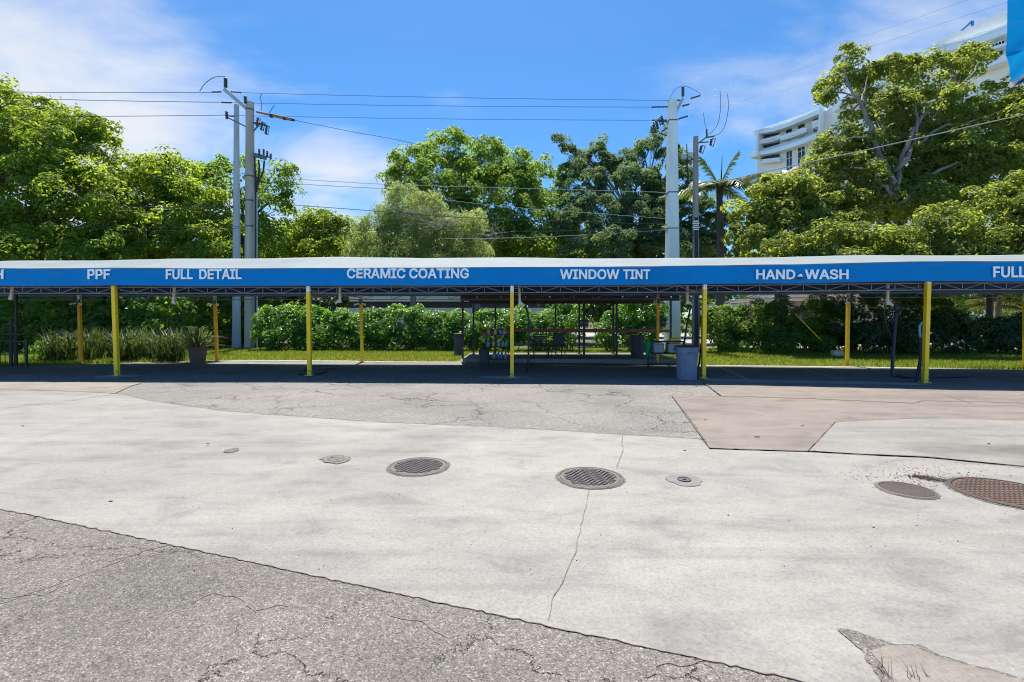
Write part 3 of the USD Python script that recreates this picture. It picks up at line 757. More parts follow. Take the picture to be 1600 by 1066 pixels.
TREE_G = None
tree('leafy_tree', 'tallest broadleaf tree at the left edge, rising into the white cloud',
     [(12, 148, 30, 20), (50, 182, 45, 28), (125, 205, 48, 26), (163, 200, 22, 16), (20, 235, 75, 55), (105, 255, 72, 48), (40, 320, 90, 60), (135, 325, 70, 55), (60, 395, 90, 50), (150, 400, 60, 50), (-45, 220, 60, 80), (-40, 340, 60, 80)],
     27, 55, 'leaf_bright', 11, 0.3, per=70, top_py=270)
tree('leafy_tree', 'broad yellow-green tree between the tallest left tree and the utility poles',
     [(210, 272, 42, 26), (265, 288, 55, 32), (200, 315, 60, 42), (295, 330, 55, 42), (240, 370, 80, 48), (335, 385, 45, 42), (258, 252, 24, 11), (182, 390, 45, 40)],
     29, 235, 'leaf_bright', 12, 0.26, per=66)
tree('leafy_tree', 'fine-leaved tree standing right behind the pair of utility poles',
     [(330, 280, 34, 30), (375, 290, 42, 38), (430, 282, 30, 28), (345, 335, 48, 40), (418, 340, 42, 42), (380, 390, 58, 38), (452, 300, 14, 16)],
     31, 380, 'leaf_mid', 13, 0.22, per=52, leaf=0.22, dens=1.0, back=0.3, rc=0.6)
tree('leafy_tree', 'lowest roundish green tree left of the pale feathery tree',
     [(470, 362, 42, 28), (518, 368, 34, 28), (440, 392, 48, 30), (500, 400, 48, 26), (540, 388, 26, 22), (490, 345, 28, 16), (528, 360, 26, 18)],
     35, 480, 'leaf_bright', 14, 0.2, per=60)
tree('feathery_tree', 'pale grey-green feathery tree with drooping twigs in front of the large central tree',
     [(640, 308, 26, 20), (618, 330, 26, 20), (662, 328, 28, 20), (590, 356, 28, 20), (625, 356, 30, 20), (668, 352, 30, 22), (722, 342, 24, 22), (700, 362, 28, 22), (740, 362, 22, 26), (575, 384, 28, 22), (612, 384, 32, 22), (655, 382, 32, 22), (698, 388, 32, 22), (735, 392, 28, 22), (590, 405, 36, 22), (640, 408, 36, 22), (700, 410, 36, 22)],
     31, 650, 'leaf_pale', 15, 0.2, per=105, leaf=0.30, ratio=0.15, droop=0.45, rc=0.6, dens=1.3, bark='bark', flat=0.9, inner=0.2)
tree('leafy_tree', 'large dense central tree with dark green rounded top',
     [(640, 258, 34, 22), (690, 236, 40, 27), (745, 242, 42, 26), (800, 264, 46, 26), (848, 285, 38, 34), (700, 290, 70, 42), (780, 310, 70, 45), (840, 350, 60, 45), (760, 370, 70, 40), (632, 290, 32, 22), (830, 395, 60, 30), (690, 350, 60, 40)],
     37, 745, 'leaf_mid', 16, 0.32, per=62, bark='bark')
tree('pine_tree', 'blue-green tree with upswept finger-like branch tips behind the square pole',
     [(872, 213, 8, 7), (882, 224, 10, 8), (896, 237, 12, 9), (910, 250, 14, 10), (935, 222, 8, 9), (936, 238, 10, 12), (945, 256, 18, 14), (905, 266, 24, 14), (985, 245, 16, 9), (1004, 234, 15, 9), (1020, 222, 13, 9), (1034, 205, 12, 12), (1042, 238, 18, 10), (975, 262, 24, 18), (910, 290, 36, 28), (985, 295, 48, 34), (1050, 295, 40, 38), (925, 345, 55, 42), (1010, 350, 58, 42), (1078, 330, 26, 42), (955, 395, 70, 35), (1050, 395, 50, 35), (1092, 385, 16, 30), (1062, 255, 14, 20), (1108, 325, 22, 20), (1118, 355, 24, 22), (1108, 390, 26, 24), (1140, 400, 20, 14)],
     35, 985, 'leaf_blue', 17, 0.28, per=90, leaf=0.2, ratio=0.42, rc=0.42, dens=1.0, bark='bark', top_py=330, back=0.3)
tree('leafy_tree', 'yellow-green tree with arching crown right of the slim palm',
     [(1185, 325, 38, 30), (1200, 300, 30, 22), (1165, 350, 26, 26), (1215, 355, 38, 34), (1180, 380, 34, 24), (1245, 300, 26, 20)],
     24, 1215, 'leaf_olive', 18, 0.18, per=70, leaf=0.19, rc=0.45)
tree('leafy_tree', 'small olive-green tree under the left limb of the big right tree',
     [(1260, 330, 34, 26), (1295, 320, 36, 26), (1330, 325, 30, 22), (1275, 360, 40, 26), (1320, 355, 38, 26)],
     25, 1290, 'leaf_olive', 19, 0.18, per=66, leaf=0.19, rc=0.45)

# the big tree on the right, its grey limbs showing through
rng = np.random.default_rng(20)
spec = [(1286, 142, 20, 18), (1330, 92, 20, 18), (1318, 130, 26, 20), (1350, 125, 26, 18), (1400, 118, 38, 24), (1465, 118, 36, 28), (1512, 100, 28, 24), (1572, 155, 34, 28), (1312, 232, 36, 32), (1375, 178, 50, 32), (1450, 185, 62, 40), (1535, 205, 60, 50), (1335, 285, 52, 36), (1400, 255, 44, 36), (1470, 260, 60, 42), (1540, 285, 66, 46), (1600, 200, 35, 55), (1610, 290, 40, 50), (1440, 320, 60, 32), (1650, 210, 50, 80), (1378, 235, 36, 26), (1285, 275, 34, 28), (1440, 225, 36, 26), (1505, 245, 42, 30), (1565, 245, 40, 32), (1345, 235, 30, 24), (1410, 300, 40, 24), (1370, 320, 44, 28)]
lobes = px_lobes(spec, 27)
b = at(1408, HY, 27)
b[2] = -0.05
t = thing('leafy_tree', 'biggest tree on the right, grey forking limbs showing through its crown', 'tree', b)
tr = MB()
p = smooth_path([b, at(1408, 430, 27), at(1406, 330, 27), at(1398, 285, 27)], 6)
tr.tube(p, np.linspace(0.36, 0.25, len(p)), 10)
v, f = tr.arr()
obj('trunk', (v - b, f), M['bark'], t, smooth=True)
for pl, ra, rb in (([(1400, 290), (1378, 250), (1360, 200), (1343, 162), (1325, 130), (1318, 105)], 0.2, 0.05), ([(1402, 300), (1405, 262), (1418, 225), (1442, 180), (1478, 155), (1515, 120), (1530, 95)], 0.2, 0.04),
                   ([(1410, 262), (1430, 215), (1432, 180), (1430, 140)], 0.14, 0.03), ([(1400, 310), (1375, 285), (1355, 268), (1335, 262)], 0.16, 0.04), ([(1432, 230), (1470, 200), (1520, 190), (1570, 170)], 0.13, 0.03),
                   ([(1343, 165), (1352, 140), (1355, 120)], 0.08, 0.03), ([(1408, 320), (1440, 285), (1470, 265), (1540, 240), (1590, 220)], 0.17, 0.04), ([(1490, 145), (1492, 115), (1470, 100)], 0.07, 0.02), ([(1365, 215), (1330, 215), (1305, 230)], 0.08, 0.02), ([(1450, 190), (1490, 150), (1500, 120)], 0.08, 0.03)):
    mb = MB()
    q = smooth_path([at(x, y, 27 + 0.75 * 3.7 - 0.0162 * (y - 92) + rng.normal(0, 0.25) - 1.7) for i, (x, y) in enumerate(pl)], 6)
    q[0, 1] += 0.6
    q += rng.normal(0, 0.03, q.shape)
    mb.tube(q, np.linspace(ra * 0.8, rb * 0.7, len(q)), 7)
    v, f = mb.arr()
    obj('limb', (v - b, f), M['bark'], t, smooth=True)
_, lim = branches(b, at(1405, 250, 27), lobes, rng, 0.16)
v, f = lim.arr()
obj('branches', (v - b, f), M['bark'], t, smooth=True)
v, f, _ = crown(lobes, rng, per=62, leaf=0.2, rc=0.5, dens=1.25, inner=0.3, back=0.4)
obj('crown', (v - b, f), M['leaf_olive'], t)

tree('leafy_tree', 'bushy bright tree just above the HAND WASH lettering',
     [(1225, 392, 40, 18), (1285, 380, 50, 26), (1350, 382, 54, 28), (1410, 385, 40, 26), (1300, 415, 60, 26), (1400, 415, 50, 26)],
     22, 1330, 'leaf_olive', 22, 0.14, base_d=25.5, per=72, leaf=0.18, rc=0.45)
tree('leafy_tree', 'bushy bright tree at the right edge above the last FULL lettering',
     [(1470, 362, 45, 32), (1540, 338, 52, 40), (1600, 318, 45, 42), (1510, 395, 60, 28), (1590, 385, 50, 34), (1650, 350, 50, 60), (1480, 425, 60, 30), (1580, 425, 60, 30)],
     21.5, 1545, 'leaf_olive', 23, 0.15, base_d=25.5, per=72, leaf=0.18, rc=0.45)


# the far wood that closes the view between and below the nearer crowns
rng = np.random.default_rng(24)
sp_ = [(x, 462 + rng.uniform(-10, 10), 62, 62) for x in range(-160, 1240, 58)] + [(x, 392, 45, 26) for x in range(420, 620, 45)] + [(x, 400 + rng.uniform(-8, 8), 60, 40) for x in list(range(-160, 440, 60)) + list(range(600, 1080, 60))] + [(x, 440 + rng.uniform(-12, 12), 60, 60) for x in range(1260, 1760, 60)]
v, f, _ = crown(px_lobes(sp_, 46), rng, rc=0.9, dens=0.75, per=46, leaf=0.42, back=0.2)
obj('far_wood', (v, f), M['leaf_mid'], label='far dark green wood seen between trunks and under the canopy', cat='trees', kind='stuff')


def shrub(name, label, cat, spec, d, mt, seed, group=None, loose=False, **kw):
    rng = np.random.default_rng(seed)
    if loose:
        spec = list(spec) + [(px + rng.normal(0, rx * 0.6), py - ry * rng.uniform(0.65, 0.95), rng.uniform(3, 7), rng.uniform(3, 7)) for px, py, rx, ry in spec for _ in range(3)]
    lobes = px_lobes(spec, d, 0.6)
    cen = np.mean([c for c, _ in lobes], 0)
    b = np.array([cen[0], cen[1], 0.0])
    t = thing(name, label, cat, b, group)
    v, f, tips = crown(lobes, rng, **kw)
    obj('foliage', (v - b, f), M[mt], t)
    st = MB()
    if loose:
        lobes = lobes[:len(spec) // 4]
    for c_, r_ in lobes:
        for _ in range(5):
            x0 = np.array([c_[0] + rng.normal(0, r_[0] * 0.4), c_[1] + rng.normal(0, 0.3), -0.05])
            e = c_ + unit(rng.normal(size=(1, 3)))[0] * r_ * 0.8
            q = smooth_path([x0, (x0 + e) / 2 + rng.normal(0, 0.12, 3), e], 4)
            st.tube(q, np.linspace(0.035, 0.012, len(q)), 5)
    v, f = st.arr()
    obj('stems', (v - b, f), M['bark_dark'], t)
    return t


HK = dict(per=56, leaf=0.145, ratio=0.55, rc=0.34, dens=1.2, inner=0.3, back=0.4, flat=0.9, zmin=0.06, loose=True)
shrub('hedge', 'bright green hedge right of the utility poles, below the FULL DETAIL end', 'hedge',
      [(425, 510, 24, 26), (455, 509, 30, 26), (490, 513, 26, 26), (520, 522, 18, 20), (440, 525, 40, 22), (500, 528, 36, 20)], 25.2, 'leaf_hedge', 31, **HK)
shrub('hedge', 'tall bright hedge under the CERAMIC COATING lettering', 'hedge',
      [(545, 518, 26, 24), (590, 513, 32, 27), (635, 512, 32, 28), (680, 517, 30, 25), (712, 520, 22, 23), (560, 530, 36, 20), (620, 530, 40, 20), (690, 530, 36, 20)], 25.0, 'leaf_hedge', 32, **HK)
shrub('hedge', 'bright hedge seen through the left half of the dark shelter', 'hedge',
      [(750, 517, 30, 26), (795, 514, 32, 27), (840, 516, 30, 26), (885, 508, 26, 32), (770, 532, 40, 20), (850, 532, 40, 20)], 24.5, 'leaf_hedge', 33, **HK)
shrub('hedge', 'loose bright bush in the right half of the shelter beside the square pole', 'hedge',
      [(950, 520, 18, 24), (985, 500, 30, 30), (1015, 505, 22, 32), (990, 530, 38, 20), (1020, 480, 16, 14)], 24.3, 'leaf_hedge', 34, **HK)
shrub('hedge', 'mottled hedge with dry tops under the HAND WASH lettering', 'hedge',
      [(1130, 515, 26, 28), (1170, 512, 30, 30), (1215, 510, 30, 32), (1260, 508, 32, 34), (1305, 510, 28, 34), (1150, 535, 40, 18), (1220, 535, 44, 18), (1290, 535, 40, 18)], 23.4, 'leaf_mid', 35, **HK)
shrub('shrub', 'dry yellowish twiggy shrub poking out over the mottled hedge', 'shrub',
      [(1185, 485, 24, 14), (1230, 482, 26, 14), (1280, 478, 28, 14), (1310, 482, 20, 16)], 23.8, 'leaf_dry', 36, per=40, leaf=0.15, ratio=0.4, rc=0.35, dens=1.0)
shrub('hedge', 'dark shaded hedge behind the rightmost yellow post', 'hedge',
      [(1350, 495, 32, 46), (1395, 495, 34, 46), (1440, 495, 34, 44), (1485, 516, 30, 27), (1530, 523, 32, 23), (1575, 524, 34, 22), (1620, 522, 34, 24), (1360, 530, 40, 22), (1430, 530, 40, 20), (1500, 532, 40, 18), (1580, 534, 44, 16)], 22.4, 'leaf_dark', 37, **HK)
UK = dict(per=52, leaf=0.22, ratio=0.55, rc=0.45, dens=1.1, inner=0.35, back=0.4, flat=0.75, zmin=0.06)
shrub('understory_bush', 'dark green undergrowth behind the black fence at the far left', 'bush',
      [(-30, 490, 45, 45), (35, 485, 50, 45), (95, 480, 45, 45), (40, 525, 55, 28), (100, 525, 40, 26)], 24.5, 'leaf_mid', 38, **UK)
shrub('understory_bush', 'dark undergrowth between the two left back posts behind the tall grass', 'bush',
      [(150, 485, 45, 42), (205, 488, 45, 40), (255, 490, 42, 38), (170, 520, 45, 28), (230, 522, 45, 28)], 25.0, 'leaf_mid', 39, **UK)
shrub('understory_bush', 'dark undergrowth behind the potted plant and utility poles', 'bush',
      [(300, 485, 42, 42), (350, 488, 40, 42), (400, 490, 34, 42), (320, 525, 42, 26), (385, 525, 36, 24)], 29.5, 'leaf_mid', 40, **UK)
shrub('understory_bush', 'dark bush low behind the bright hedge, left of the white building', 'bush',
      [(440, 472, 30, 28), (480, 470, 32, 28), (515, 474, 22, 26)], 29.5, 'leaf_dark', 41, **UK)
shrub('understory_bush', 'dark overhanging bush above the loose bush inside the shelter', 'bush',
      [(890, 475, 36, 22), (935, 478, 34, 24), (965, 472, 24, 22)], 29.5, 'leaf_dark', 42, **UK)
shrub('understory_bush', 'weedy bright green patch between fence and first back post', 'bush',
      [(75, 553, 20, 14), (100, 552, 16, 15), (55, 556, 16, 12)], 18.6, 'leaf_hedge', 43, per=40, leaf=0.13, ratio=0.35, rc=0.3, dens=1.1, zmin=0.02)
# pale bare twigs among the feathery tree
tw = MB()
rng = np.random.default_rng(44)
for cx, cy in ((650, 335), (675, 350), (770, 365), (700, 345)):
    for _ in range(26):
        a = at(cx + rng.normal(0, 10), cy + rng.normal(0, 6), 28.6)
        e = a + np.array([rng.normal(0, 0.5), rng.normal(0, 0.3), rng.normal(0.1, 0.4)])
        tw.tube(smooth_path([a, (a + e) / 2 + rng.normal(0, 0.12, 3), e], 3), [0.014] * 7, 4)
b = at(690, HY, 26.4)
v, f = tw.arr()
feather = stage.GetPrimAtPath('/World/feathery_tree')
fb = at(650, HY, 31)
fb[2] = -0.05
obj('dry_twigs', (v - fb, f), M['leaf_twig'], feather)


def frond(base, dirn, length, sag, n, leaf_l, rng, width=0.05, vee=0.35):
    """an arching palm frond: rib and two rows of leaflets"""
    dirn = np.asarray(dirn, float) / np.linalg.norm(dirn)
    s = np.linspace(0, 1, n)
    path = base + dirn * (s * length)[:, None] + np.array([0, 0, -1.0]) * (sag * s ** 2.0)[:, None]
    t = unit(np.gradient(path, axis=0))
    side = np.cross(dirn, [0, 0, 1.0])
    side /= max(np.linalg.norm(side), 1e-6)
    rib = MB()
    rib.tube(path, np.linspace(0.035, 0.008, n), 4)
    lv, lf = [], []
    k = 0
    for i in range(2, n):
        for sg in (-1, 1):
            L = leaf_l * (0.45 + 0.9 * math.sin(math.pi * min(0.98, 0.12 + s[i] * 0.86))) * rng.uniform(0.8, 1.1)
            dr = side * sg * 0.8 + t[i] * 0.65 + np.array([0, 0, vee * 0.3 - 0.45 * rng.random()])
            dr /= np.linalg.norm(dr)
            p0 = path[i]
            wv = t[i] * width / 2
            mid = p0 + dr * L * 0.5
            tip = p0 + dr * L + np.array([0, 0, -0.22 * L])
            lv += [p0 - wv, p0 + wv, mid + wv, mid - wv, tip]
            lf += [[k, k + 1, k + 2], [k, k + 2, k + 3], [k + 3, k + 2, k + 4]]
            k += 5
    rib.add(np.array(lv), np.array(lf))
    return rib


def palm(label, px, py_crown, d, fronds, mt, seed, r=0.2, bark='bark_dark', spear=True, leaf_l=0.55):
    rng = np.random.default_rng(seed)
    top = at(px, py_crown, d)
    b = np.array([top[0], top[1], -0.05])
    t = thing('palm_tree', label, 'palm', b)
    mb = MB()
    pth = smooth_path([[0, 0, 0], [0.05, 0, top[2] * 0.5], [0, 0, top[2]]], 8)
    mb.tube(pth, np.linspace(r * 1.25, r * 0.75, len(pth)) * (1 + 0.05 * np.sin(np.arange(len(pth)) * 2.1)), 10)
    obj('trunk', mb, M[bark], t, smooth=True)
    for dx, dy, dz, L, sag in fronds:
        o = frond(np.array([0, 0, top[2]]), (dx, dy, dz), L, sag, 44, leaf_l * 1.15, rng, width=0.075)
        obj('frond', o, M[mt], t)
    if spear:
        s = MB()
        s.tube([[0.1, 0, top[2]], [0.18, 0, top[2] + 2.0]], [0.05, 0.015], 5)
        obj('spear', s, M[mt], t)
    return t


palm('slim palm with arching fronds standing between the wooden pole and the white tower', 1124, 292, 30,
     [(-0.45, 0.1, 1.0, 2.8, 0.6), (0.4, -0.2, 1.1, 2.8, 0.6), (1.0, 0.1, 0.62, 3.4, 0.9), (1.0, -0.4, 0.2, 3.2, 1.1), (-1.0, 0.1, 0.25, 3.0, 1.2), (-0.9, -0.5, 0.0, 2.6, 1.1), (0.7, -0.7, 0.35, 2.8, 1.4), (-0.3, 0.8, 0.7, 2.6, 0.8), (0.6, 0.9, 0.5, 2.8, 1.0), (0.15, -1, 0.4, 2.6, 1.4), (-0.6, -0.8, 0.4, 2.6, 1.3), (0.95, 0.3, -0.1, 2.6, 1.0), (-0.8, 0.6, 0.4, 2.6, 1.1)], 'frond', 51, 0.24, leaf_l=0.72)
palm('greyish palm with ragged fronds in front of the white tower', 1222, 283, 27,
     [(-1.0, 0.0, 0.5, 2.2, 0.7), (-0.9, -0.3, 0.05, 2.2, 0.8), (0.4, 0.2, 0.9, 1.4, 0.5), (0.9, -0.2, 0.3, 1.7, 0.9), (-0.3, -0.8, 0.5, 1.6, 0.8), (-0.8, -0.2, -0.35, 1.6, 0.5), (0.6, 0.8, 0.3, 1.7, 0.9)], 'frond_grey', 52, 0.16, bark='bark', spear=False, leaf_l=0.65)

# fan palm in the lot beyond the dark hedge
rng = np.random.default_rng(53)
top = at(1560, 468, 27)
b = np.array([top[0], top[1], -0.05])
t = thing('fan_palm', 'low yellow-green fan palm under the canopy at the right edge', 'palm', b)
mb = MB()
mb.tube(smooth_path([[-0.25, 0, 0], [-0.1, 0, 0.9], [0, 0, top[2]]], 6), np.linspace(0.19, 0.15, 13), 9)
obj('trunk', mb, M['bark_tan'], t, smooth=True)
for k in range(26):
    a = rng.uniform(0, 2 * np.pi)
    el = rng.uniform(-0.35, 0.9)
    dr = np.array([math.cos(a) * math.cos(el), math.sin(a) * math.cos(el), math.sin(el)])
    L = rng.uniform(0.55, 0.9)
    c0 = np.array([0, 0, top[2]]) + dr * L
    mb = MB()
    mb.tube([[0, 0, top[2]], c0], [0.02, 0.014], 4)
    sd = np.cross(dr, [0, 0, 1.0])
    sd /= np.linalg.norm(sd)
    for j, th in enumerate(np.linspace(-1.25, 1.25, 13)):
        q = dr * math.cos(th) + sd * math.sin(th)
        tip = c0 + q * 0.85 + np.array([0, 0, -0.28])
        w = np.cross(q, [0, 0, 1.0])
        w = w / max(np.linalg.norm(w), 1e-6) * 0.045
        mid = c0 + q * 0.48
        mb.add([c0, mid - w, tip, mid + w], [[0, 1, 2], [0, 2, 3]])
    obj('fan_leaf', mb, M['frond_fan'], t)

# tall reed-like grass and the potted plant on the left
rng = np.random.default_rng(54)
V, F, k0 = [], [], 0
cl = [(x, rng.uniform(18.0, 20.5)) for x in np.linspace(-17.8, -12.9, 21)]
for x0, y0 in cl:
    y0 = min(y0, -x0 / 0.70)
    n = 70
    a = rng.uniform(0, 2 * np.pi, n)
    el = rng.uniform(0.9, 1.5, n)
    hh = rng.uniform(0.75, 1.55, n)
    base = np.column_stack([x0 + rng.normal(0, 0.12, n), y0 + rng.normal(0, 0.12, n), np.zeros(n)])
    out = np.column_stack([np.cos(a), np.sin(a), np.zeros(n)])
    mid = base + out * (np.cos(el) * hh * 0.55)[:, None] + np.array([0, 0, 1.0]) * (np.sin(el) * hh * 0.72)[:, None]
    tip = base + out * (np.cos(el) * hh * 1.3)[:, None] + np.array([0, 0, 1.0]) * (np.sin(el) * hh * 0.95)[:, None]
    sd = np.column_stack([-np.sin(a), np.cos(a), np.zeros(n)]) * 0.014
    v = np.stack([base - sd, base + sd, mid + sd, mid - sd, tip], 1).reshape(-1, 3)
    i = np.arange(n) * 5
    f = np.vstack([np.stack([i, i + 1, i + 2], 1), np.stack([i, i + 2, i + 3], 1), np.stack([i + 3, i + 2, i + 4], 1)])
    V.append(v)
    F.append(f + k0)
    k0 += len(v)
obj('tall_grass', (np.vstack(V), np.vstack(F)), M['reed'], label='tall arching ornamental grass between first back post and pot', cat='grass', kind='stuff')

pot_at = G(309, 566)
t = thing('plant_pot', 'dark brown clay pot standing on the grass edge beside the tall grass', 'plant pot', pot_at)
mb = MB()
mb.lathe([(0, 0), (0.24, 0), (0.25, 0.02), (0.31, 0.50), (0.315, 0.52), (0.345, 0.53), (0.35, 0.60), (0.315, 0.605), (0.30, 0.54), (0, 0.54)], n=24)
obj('pot', mb, M['pot'], t, smooth=40)
t = thing('spiky_plant', 'spiky variegated plant growing out of the dark brown pot', 'plant', pot_at + np.array([0, 0, 0.53]))
V, F, k0 = [], [], 0
for k in range(230):
    a, el, L = rng.uniform(0, 2 * np.pi), rng.uniform(0.1, 1.45), rng.uniform(0.8, 1.45)
    o = np.array([math.cos(a), math.sin(a), 0])
    sd = np.array([-math.sin(a), math.cos(a), 0]) * 0.03
    b0 = o * rng.uniform(0, 0.12)
    p1 = b0 + o * math.cos(el) * L * 0.5 + np.array([0, 0, math.sin(el) * L * 0.6])
    p2 = b0 + o * math.cos(el) * L * 1.15 + np.array([0, 0, math.sin(el) * L * 0.75 - 0.12 * L])
    V += [b0 - sd * 0.5, b0 + sd * 0.5, p1 + sd, p1 - sd, p2]
    F += [[k0, k0 + 1, k0 + 2], [k0, k0 + 2, k0 + 3], [k0 + 3, k0 + 2, k0 + 4]]
    k0 += 5
obj('leaves', (np.array(V), np.array(F)), M['spiky'], t)

# few weeds in the broken corner by the camera
V, F, k0 = [], [], 0
for px, py in ((1385, 1062), (1378, 1050), (1420, 1064), (1432, 1064), (1445, 1066), (1392, 1066)):
    for _ in range(3):
        b0 = G(px + rng.normal(0, 4), py) + np.array([0, 0, 0.02])
        tip = b0 + np.array([rng.normal(-0.02, 0.02), rng.normal(0.0, 0.02), rng.uniform(0.04, 0.10)])
        V += [b0 - [0.002, 0, 0], b0 + [0.002, 0, 0], tip]
        F += [[k0, k0 + 1, k0 + 2]]
        k0 += 3
obj('weeds', (np.array(V), np.array(F)), M['reed'], label='thin weeds in the broken corner of the drive', cat='weeds', kind='stuff')

# ------------------------------------------------------------------ buildings in the distance
def unit2(v):
    v = np.asarray(v, float)
    return v / np.linalg.norm(v)


class Facade:
    """an upright plane through two plan points; pixels of the photograph are carried onto it"""

    def __init__(s, A, B, org=(0, 0, 0)):
        s.A, s.B, s.o = np.asarray(A, float), np.asarray(B, float), np.asarray(org, float)
        u = unit2(s.B - s.A)
        n = np.array([-u[1], u[0]])
        if n @ s.A > 0:
            n = -n
        s.n = np.array([n[0], n[1], 0.0])

    def on(s, px, py, out=0.0):
        r = np.array([(px - CX) / FOC, 1.0])
        t = ((s.A + s.n[:2] * out) @ s.n[:2]) / (r @ s.n[:2])
        return np.array([r[0] * t, t, EYE + (HY - py) / FOC * t])

    def plate(s, pxs, out, back):
        """a solid slab whose front shows the pixel outline, at distance out before the wall and reaching back"""
        P = np.array([s.on(x, y, out) for x, y in pxs])
        Q = P - s.n * (out - back)
        k = len(P)
        mb = MB()
        f = [[0, i, i + 1] for i in range(1, k - 1)]
        f2 = [[k, k + i + 1, k + i] for i in range(1, k - 1)]
        sd = []
        for i in range(k):
            j = (i + 1) % k
            sd += [[i, k + i, k + j], [i, k + j, j]]
        mb.add(np.vstack([P, Q]) - s.o, np.array(f + f2 + sd))
        return mb


W = [(49.6, 97.2), (48.8, 95.6), (55.0, 85.8), (57.8, 66.5), (61.4, 59.0), (66.0, 46.0)]
HT = 39.0
base = np.array([60.0, 80.0, 0.0])
tw = thing('apartment_tower', 'white curved apartment tower with balconies behind the big right tree', 'building', base)
mb = MB()
front = [np.array([x, y]) for x, y in W]
backp = [p_ + np.array([22.0, 12.5]) for p_ in front]
ring = front + backp[::-1]
k = len(ring)
v = np.array([[p_[0], p_[1], z] for z in (0, HT - 0.6) for p_ in ring]) - base
f = [[i, (i + 1) % k, k + (i + 1) % k] for i in range(k)] + [[i, k + (i + 1) % k, k + i] for i in range(k)]
tv, tf = trimesh.creation.triangulate_polygon(Polygon(ring), engine='earcut')
mb.add(v, f)
mb.add(np.column_stack([tv, np.full(len(tv), HT - 0.6)]) - base, tf)
obj('wall', mb, M['tower_white'], tw)
A = Facade(W[1], W[2], base)
P_ = lambda name, pxs, out, back, mt, parent=tw, F_=A: obj(name, F_.plate(pxs, out, back), M[mt], parent)
P_('roof_fascia', [(1177, 205.5), (1186, 202), (1208, 199), (1230, 192), (1258, 180), (1285, 167.5), (1285, 175.5), (1258, 187), (1230, 198.5), (1208, 205.5), (1187, 209), (1179, 214)], 1.6, -0.4, 'tower_blue')
P_('slab_band', [(1170, 240), (1186, 236), (1208, 233), (1230, 226), (1256, 216.5), (1280, 206), (1280, 214), (1256, 224), (1230, 233), (1208, 239), (1186, 242.5), (1172, 247)], 1.6, -0.3, 'tower_blue')
P_('fin', [(1181.5, 203), (1185, 203), (1183.2, 244), (1179.6, 244)], 2.0, -0.2, 'white_paint')
P_('fin', [(1280, 168), (1283, 167), (1280.5, 209), (1277.5, 210)], 2.0, -0.2, 'white_paint')
for q in ([(1189, 208), (1218, 201.5), (1218, 214), (1189, 220)], [(1190, 227), (1218, 221.5), (1218, 228), (1190, 232)], [(1189, 246), (1218, 239.5), (1218, 249), (1189, 252)]):
    P_('loggia_opening', q, 0.06, -0.2, 'tower_glass')
for q in ([(1228, 203), (1237, 199), (1237, 206.5), (1228, 210)], [(1247, 195), (1257, 190.5), (1257, 198), (1247, 202.5)], [(1247, 212), (1257, 207.5), (1257, 212.5), (1247, 216)], [(1230, 218.5), (1237, 216), (1237, 219.5), (1230, 222.5)], [(1270, 186), (1279, 182), (1279, 187), (1270, 191)],
          [(1271, 203), (1276.5, 200), (1276.5, 205), (1271, 207)]):
    w_ = P_('window', q, 0.05, -0.2, 'tower_glass')
for q, n_ in (([(1229, 234), (1237, 231), (1237, 288), (1229, 292)], 4), ([(1247, 227), (1257, 223.5), (1257, 265), (1247, 270)], 4), ([(1271, 220), (1279, 217), (1279, 243), (1271, 247)], 3)):
    P_('window', q, 0.05, -0.2, 'tower_glass')
    for i in range(1, n_):
        a, b_ = i / n_, i / n_
        yl, yr = q[0][1] + (q[3][1] - q[0][1]) * a, q[1][1] + (q[2][1] - q[1][1]) * a
        P_('window_bar', [(q[0][0], yl), (q[1][0], yr), (q[1][0], yr + 0.7), (q[0][0], yl + 0.7)], 0.12, 0.0, 'tower_white')
    xm = (q[0][0] + q[1][0]) / 2
    P_('window_bar', [(xm - 0.35, q[0][1] + 1), (xm + 0.35, q[1][1] + 1), (xm + 0.35, q[2][1]), (xm - 0.35, q[3][1])], 0.11, 0.0, 'tower_white')
for q in ([(1187, 218.5), (1208, 214.5), (1219, 210), (1219, 214.5), (1208, 219), (1187, 223)], [(1219, 212.5), (1240, 206), (1254, 199.5), (1260, 200.5), (1260, 204), (1240, 212), (1219, 218)], [(1190, 249), (1218, 246), (1218, 250), (1190, 253)], [(1268, 190), (1279, 186.5), (1279, 195), (1269, 199)]):
    P_('balcony_railing', q, 1.3, 1.1, 'white_paint')
    q2 = q[len(q) // 2:]
    lo = [q[-1 - i] for i in range(len(q) // 2)]
    P_('balcony_slab', lo + [(x, y + 2) for x, y in lo[::-1]], 1.35, 0.0, 'tower_white')
B = Facade(W[4], W[5], base)
C = Facade(W[3], W[4], base)
D = Facade(W[2], W[3], base)
P_('parapet', [(1456, 69), (1573, 17), (1575, 36), (1530, 57), (1500, 63), (1475, 69), (1456, 84)], 0.6, -0.3, 'tower_white', F_=C)
P_('roof_fascia', [(1474, 69.5), (1500, 64), (1528, 57), (1574, 37.5), (1574, 52), (1535, 66.5), (1500, 76), (1475, 80)], 1.8, -0.3, 'tower_blue', F_=C)
P_('fin', [(1471, 69), (1475, 69), (1474, 81), (1470, 82)], 2.0, -0.2, 'white_paint', F_=C)
P_('roof_fascia', [(1300, 162), (1456, 70), (1456, 86), (1300, 176)], 0.8, -0.3, 'tower_blue', F_=D)
for q in ([(1550, 61), (1569.5, 54), (1569.5, 67), (1550, 74)], [(1552.5, 83.5), (1566.5, 79), (1566.5, 84.5), (1552.5, 90)]):
    P_('window', q, 0.05, -0.2, 'tower_glass', F_=C)
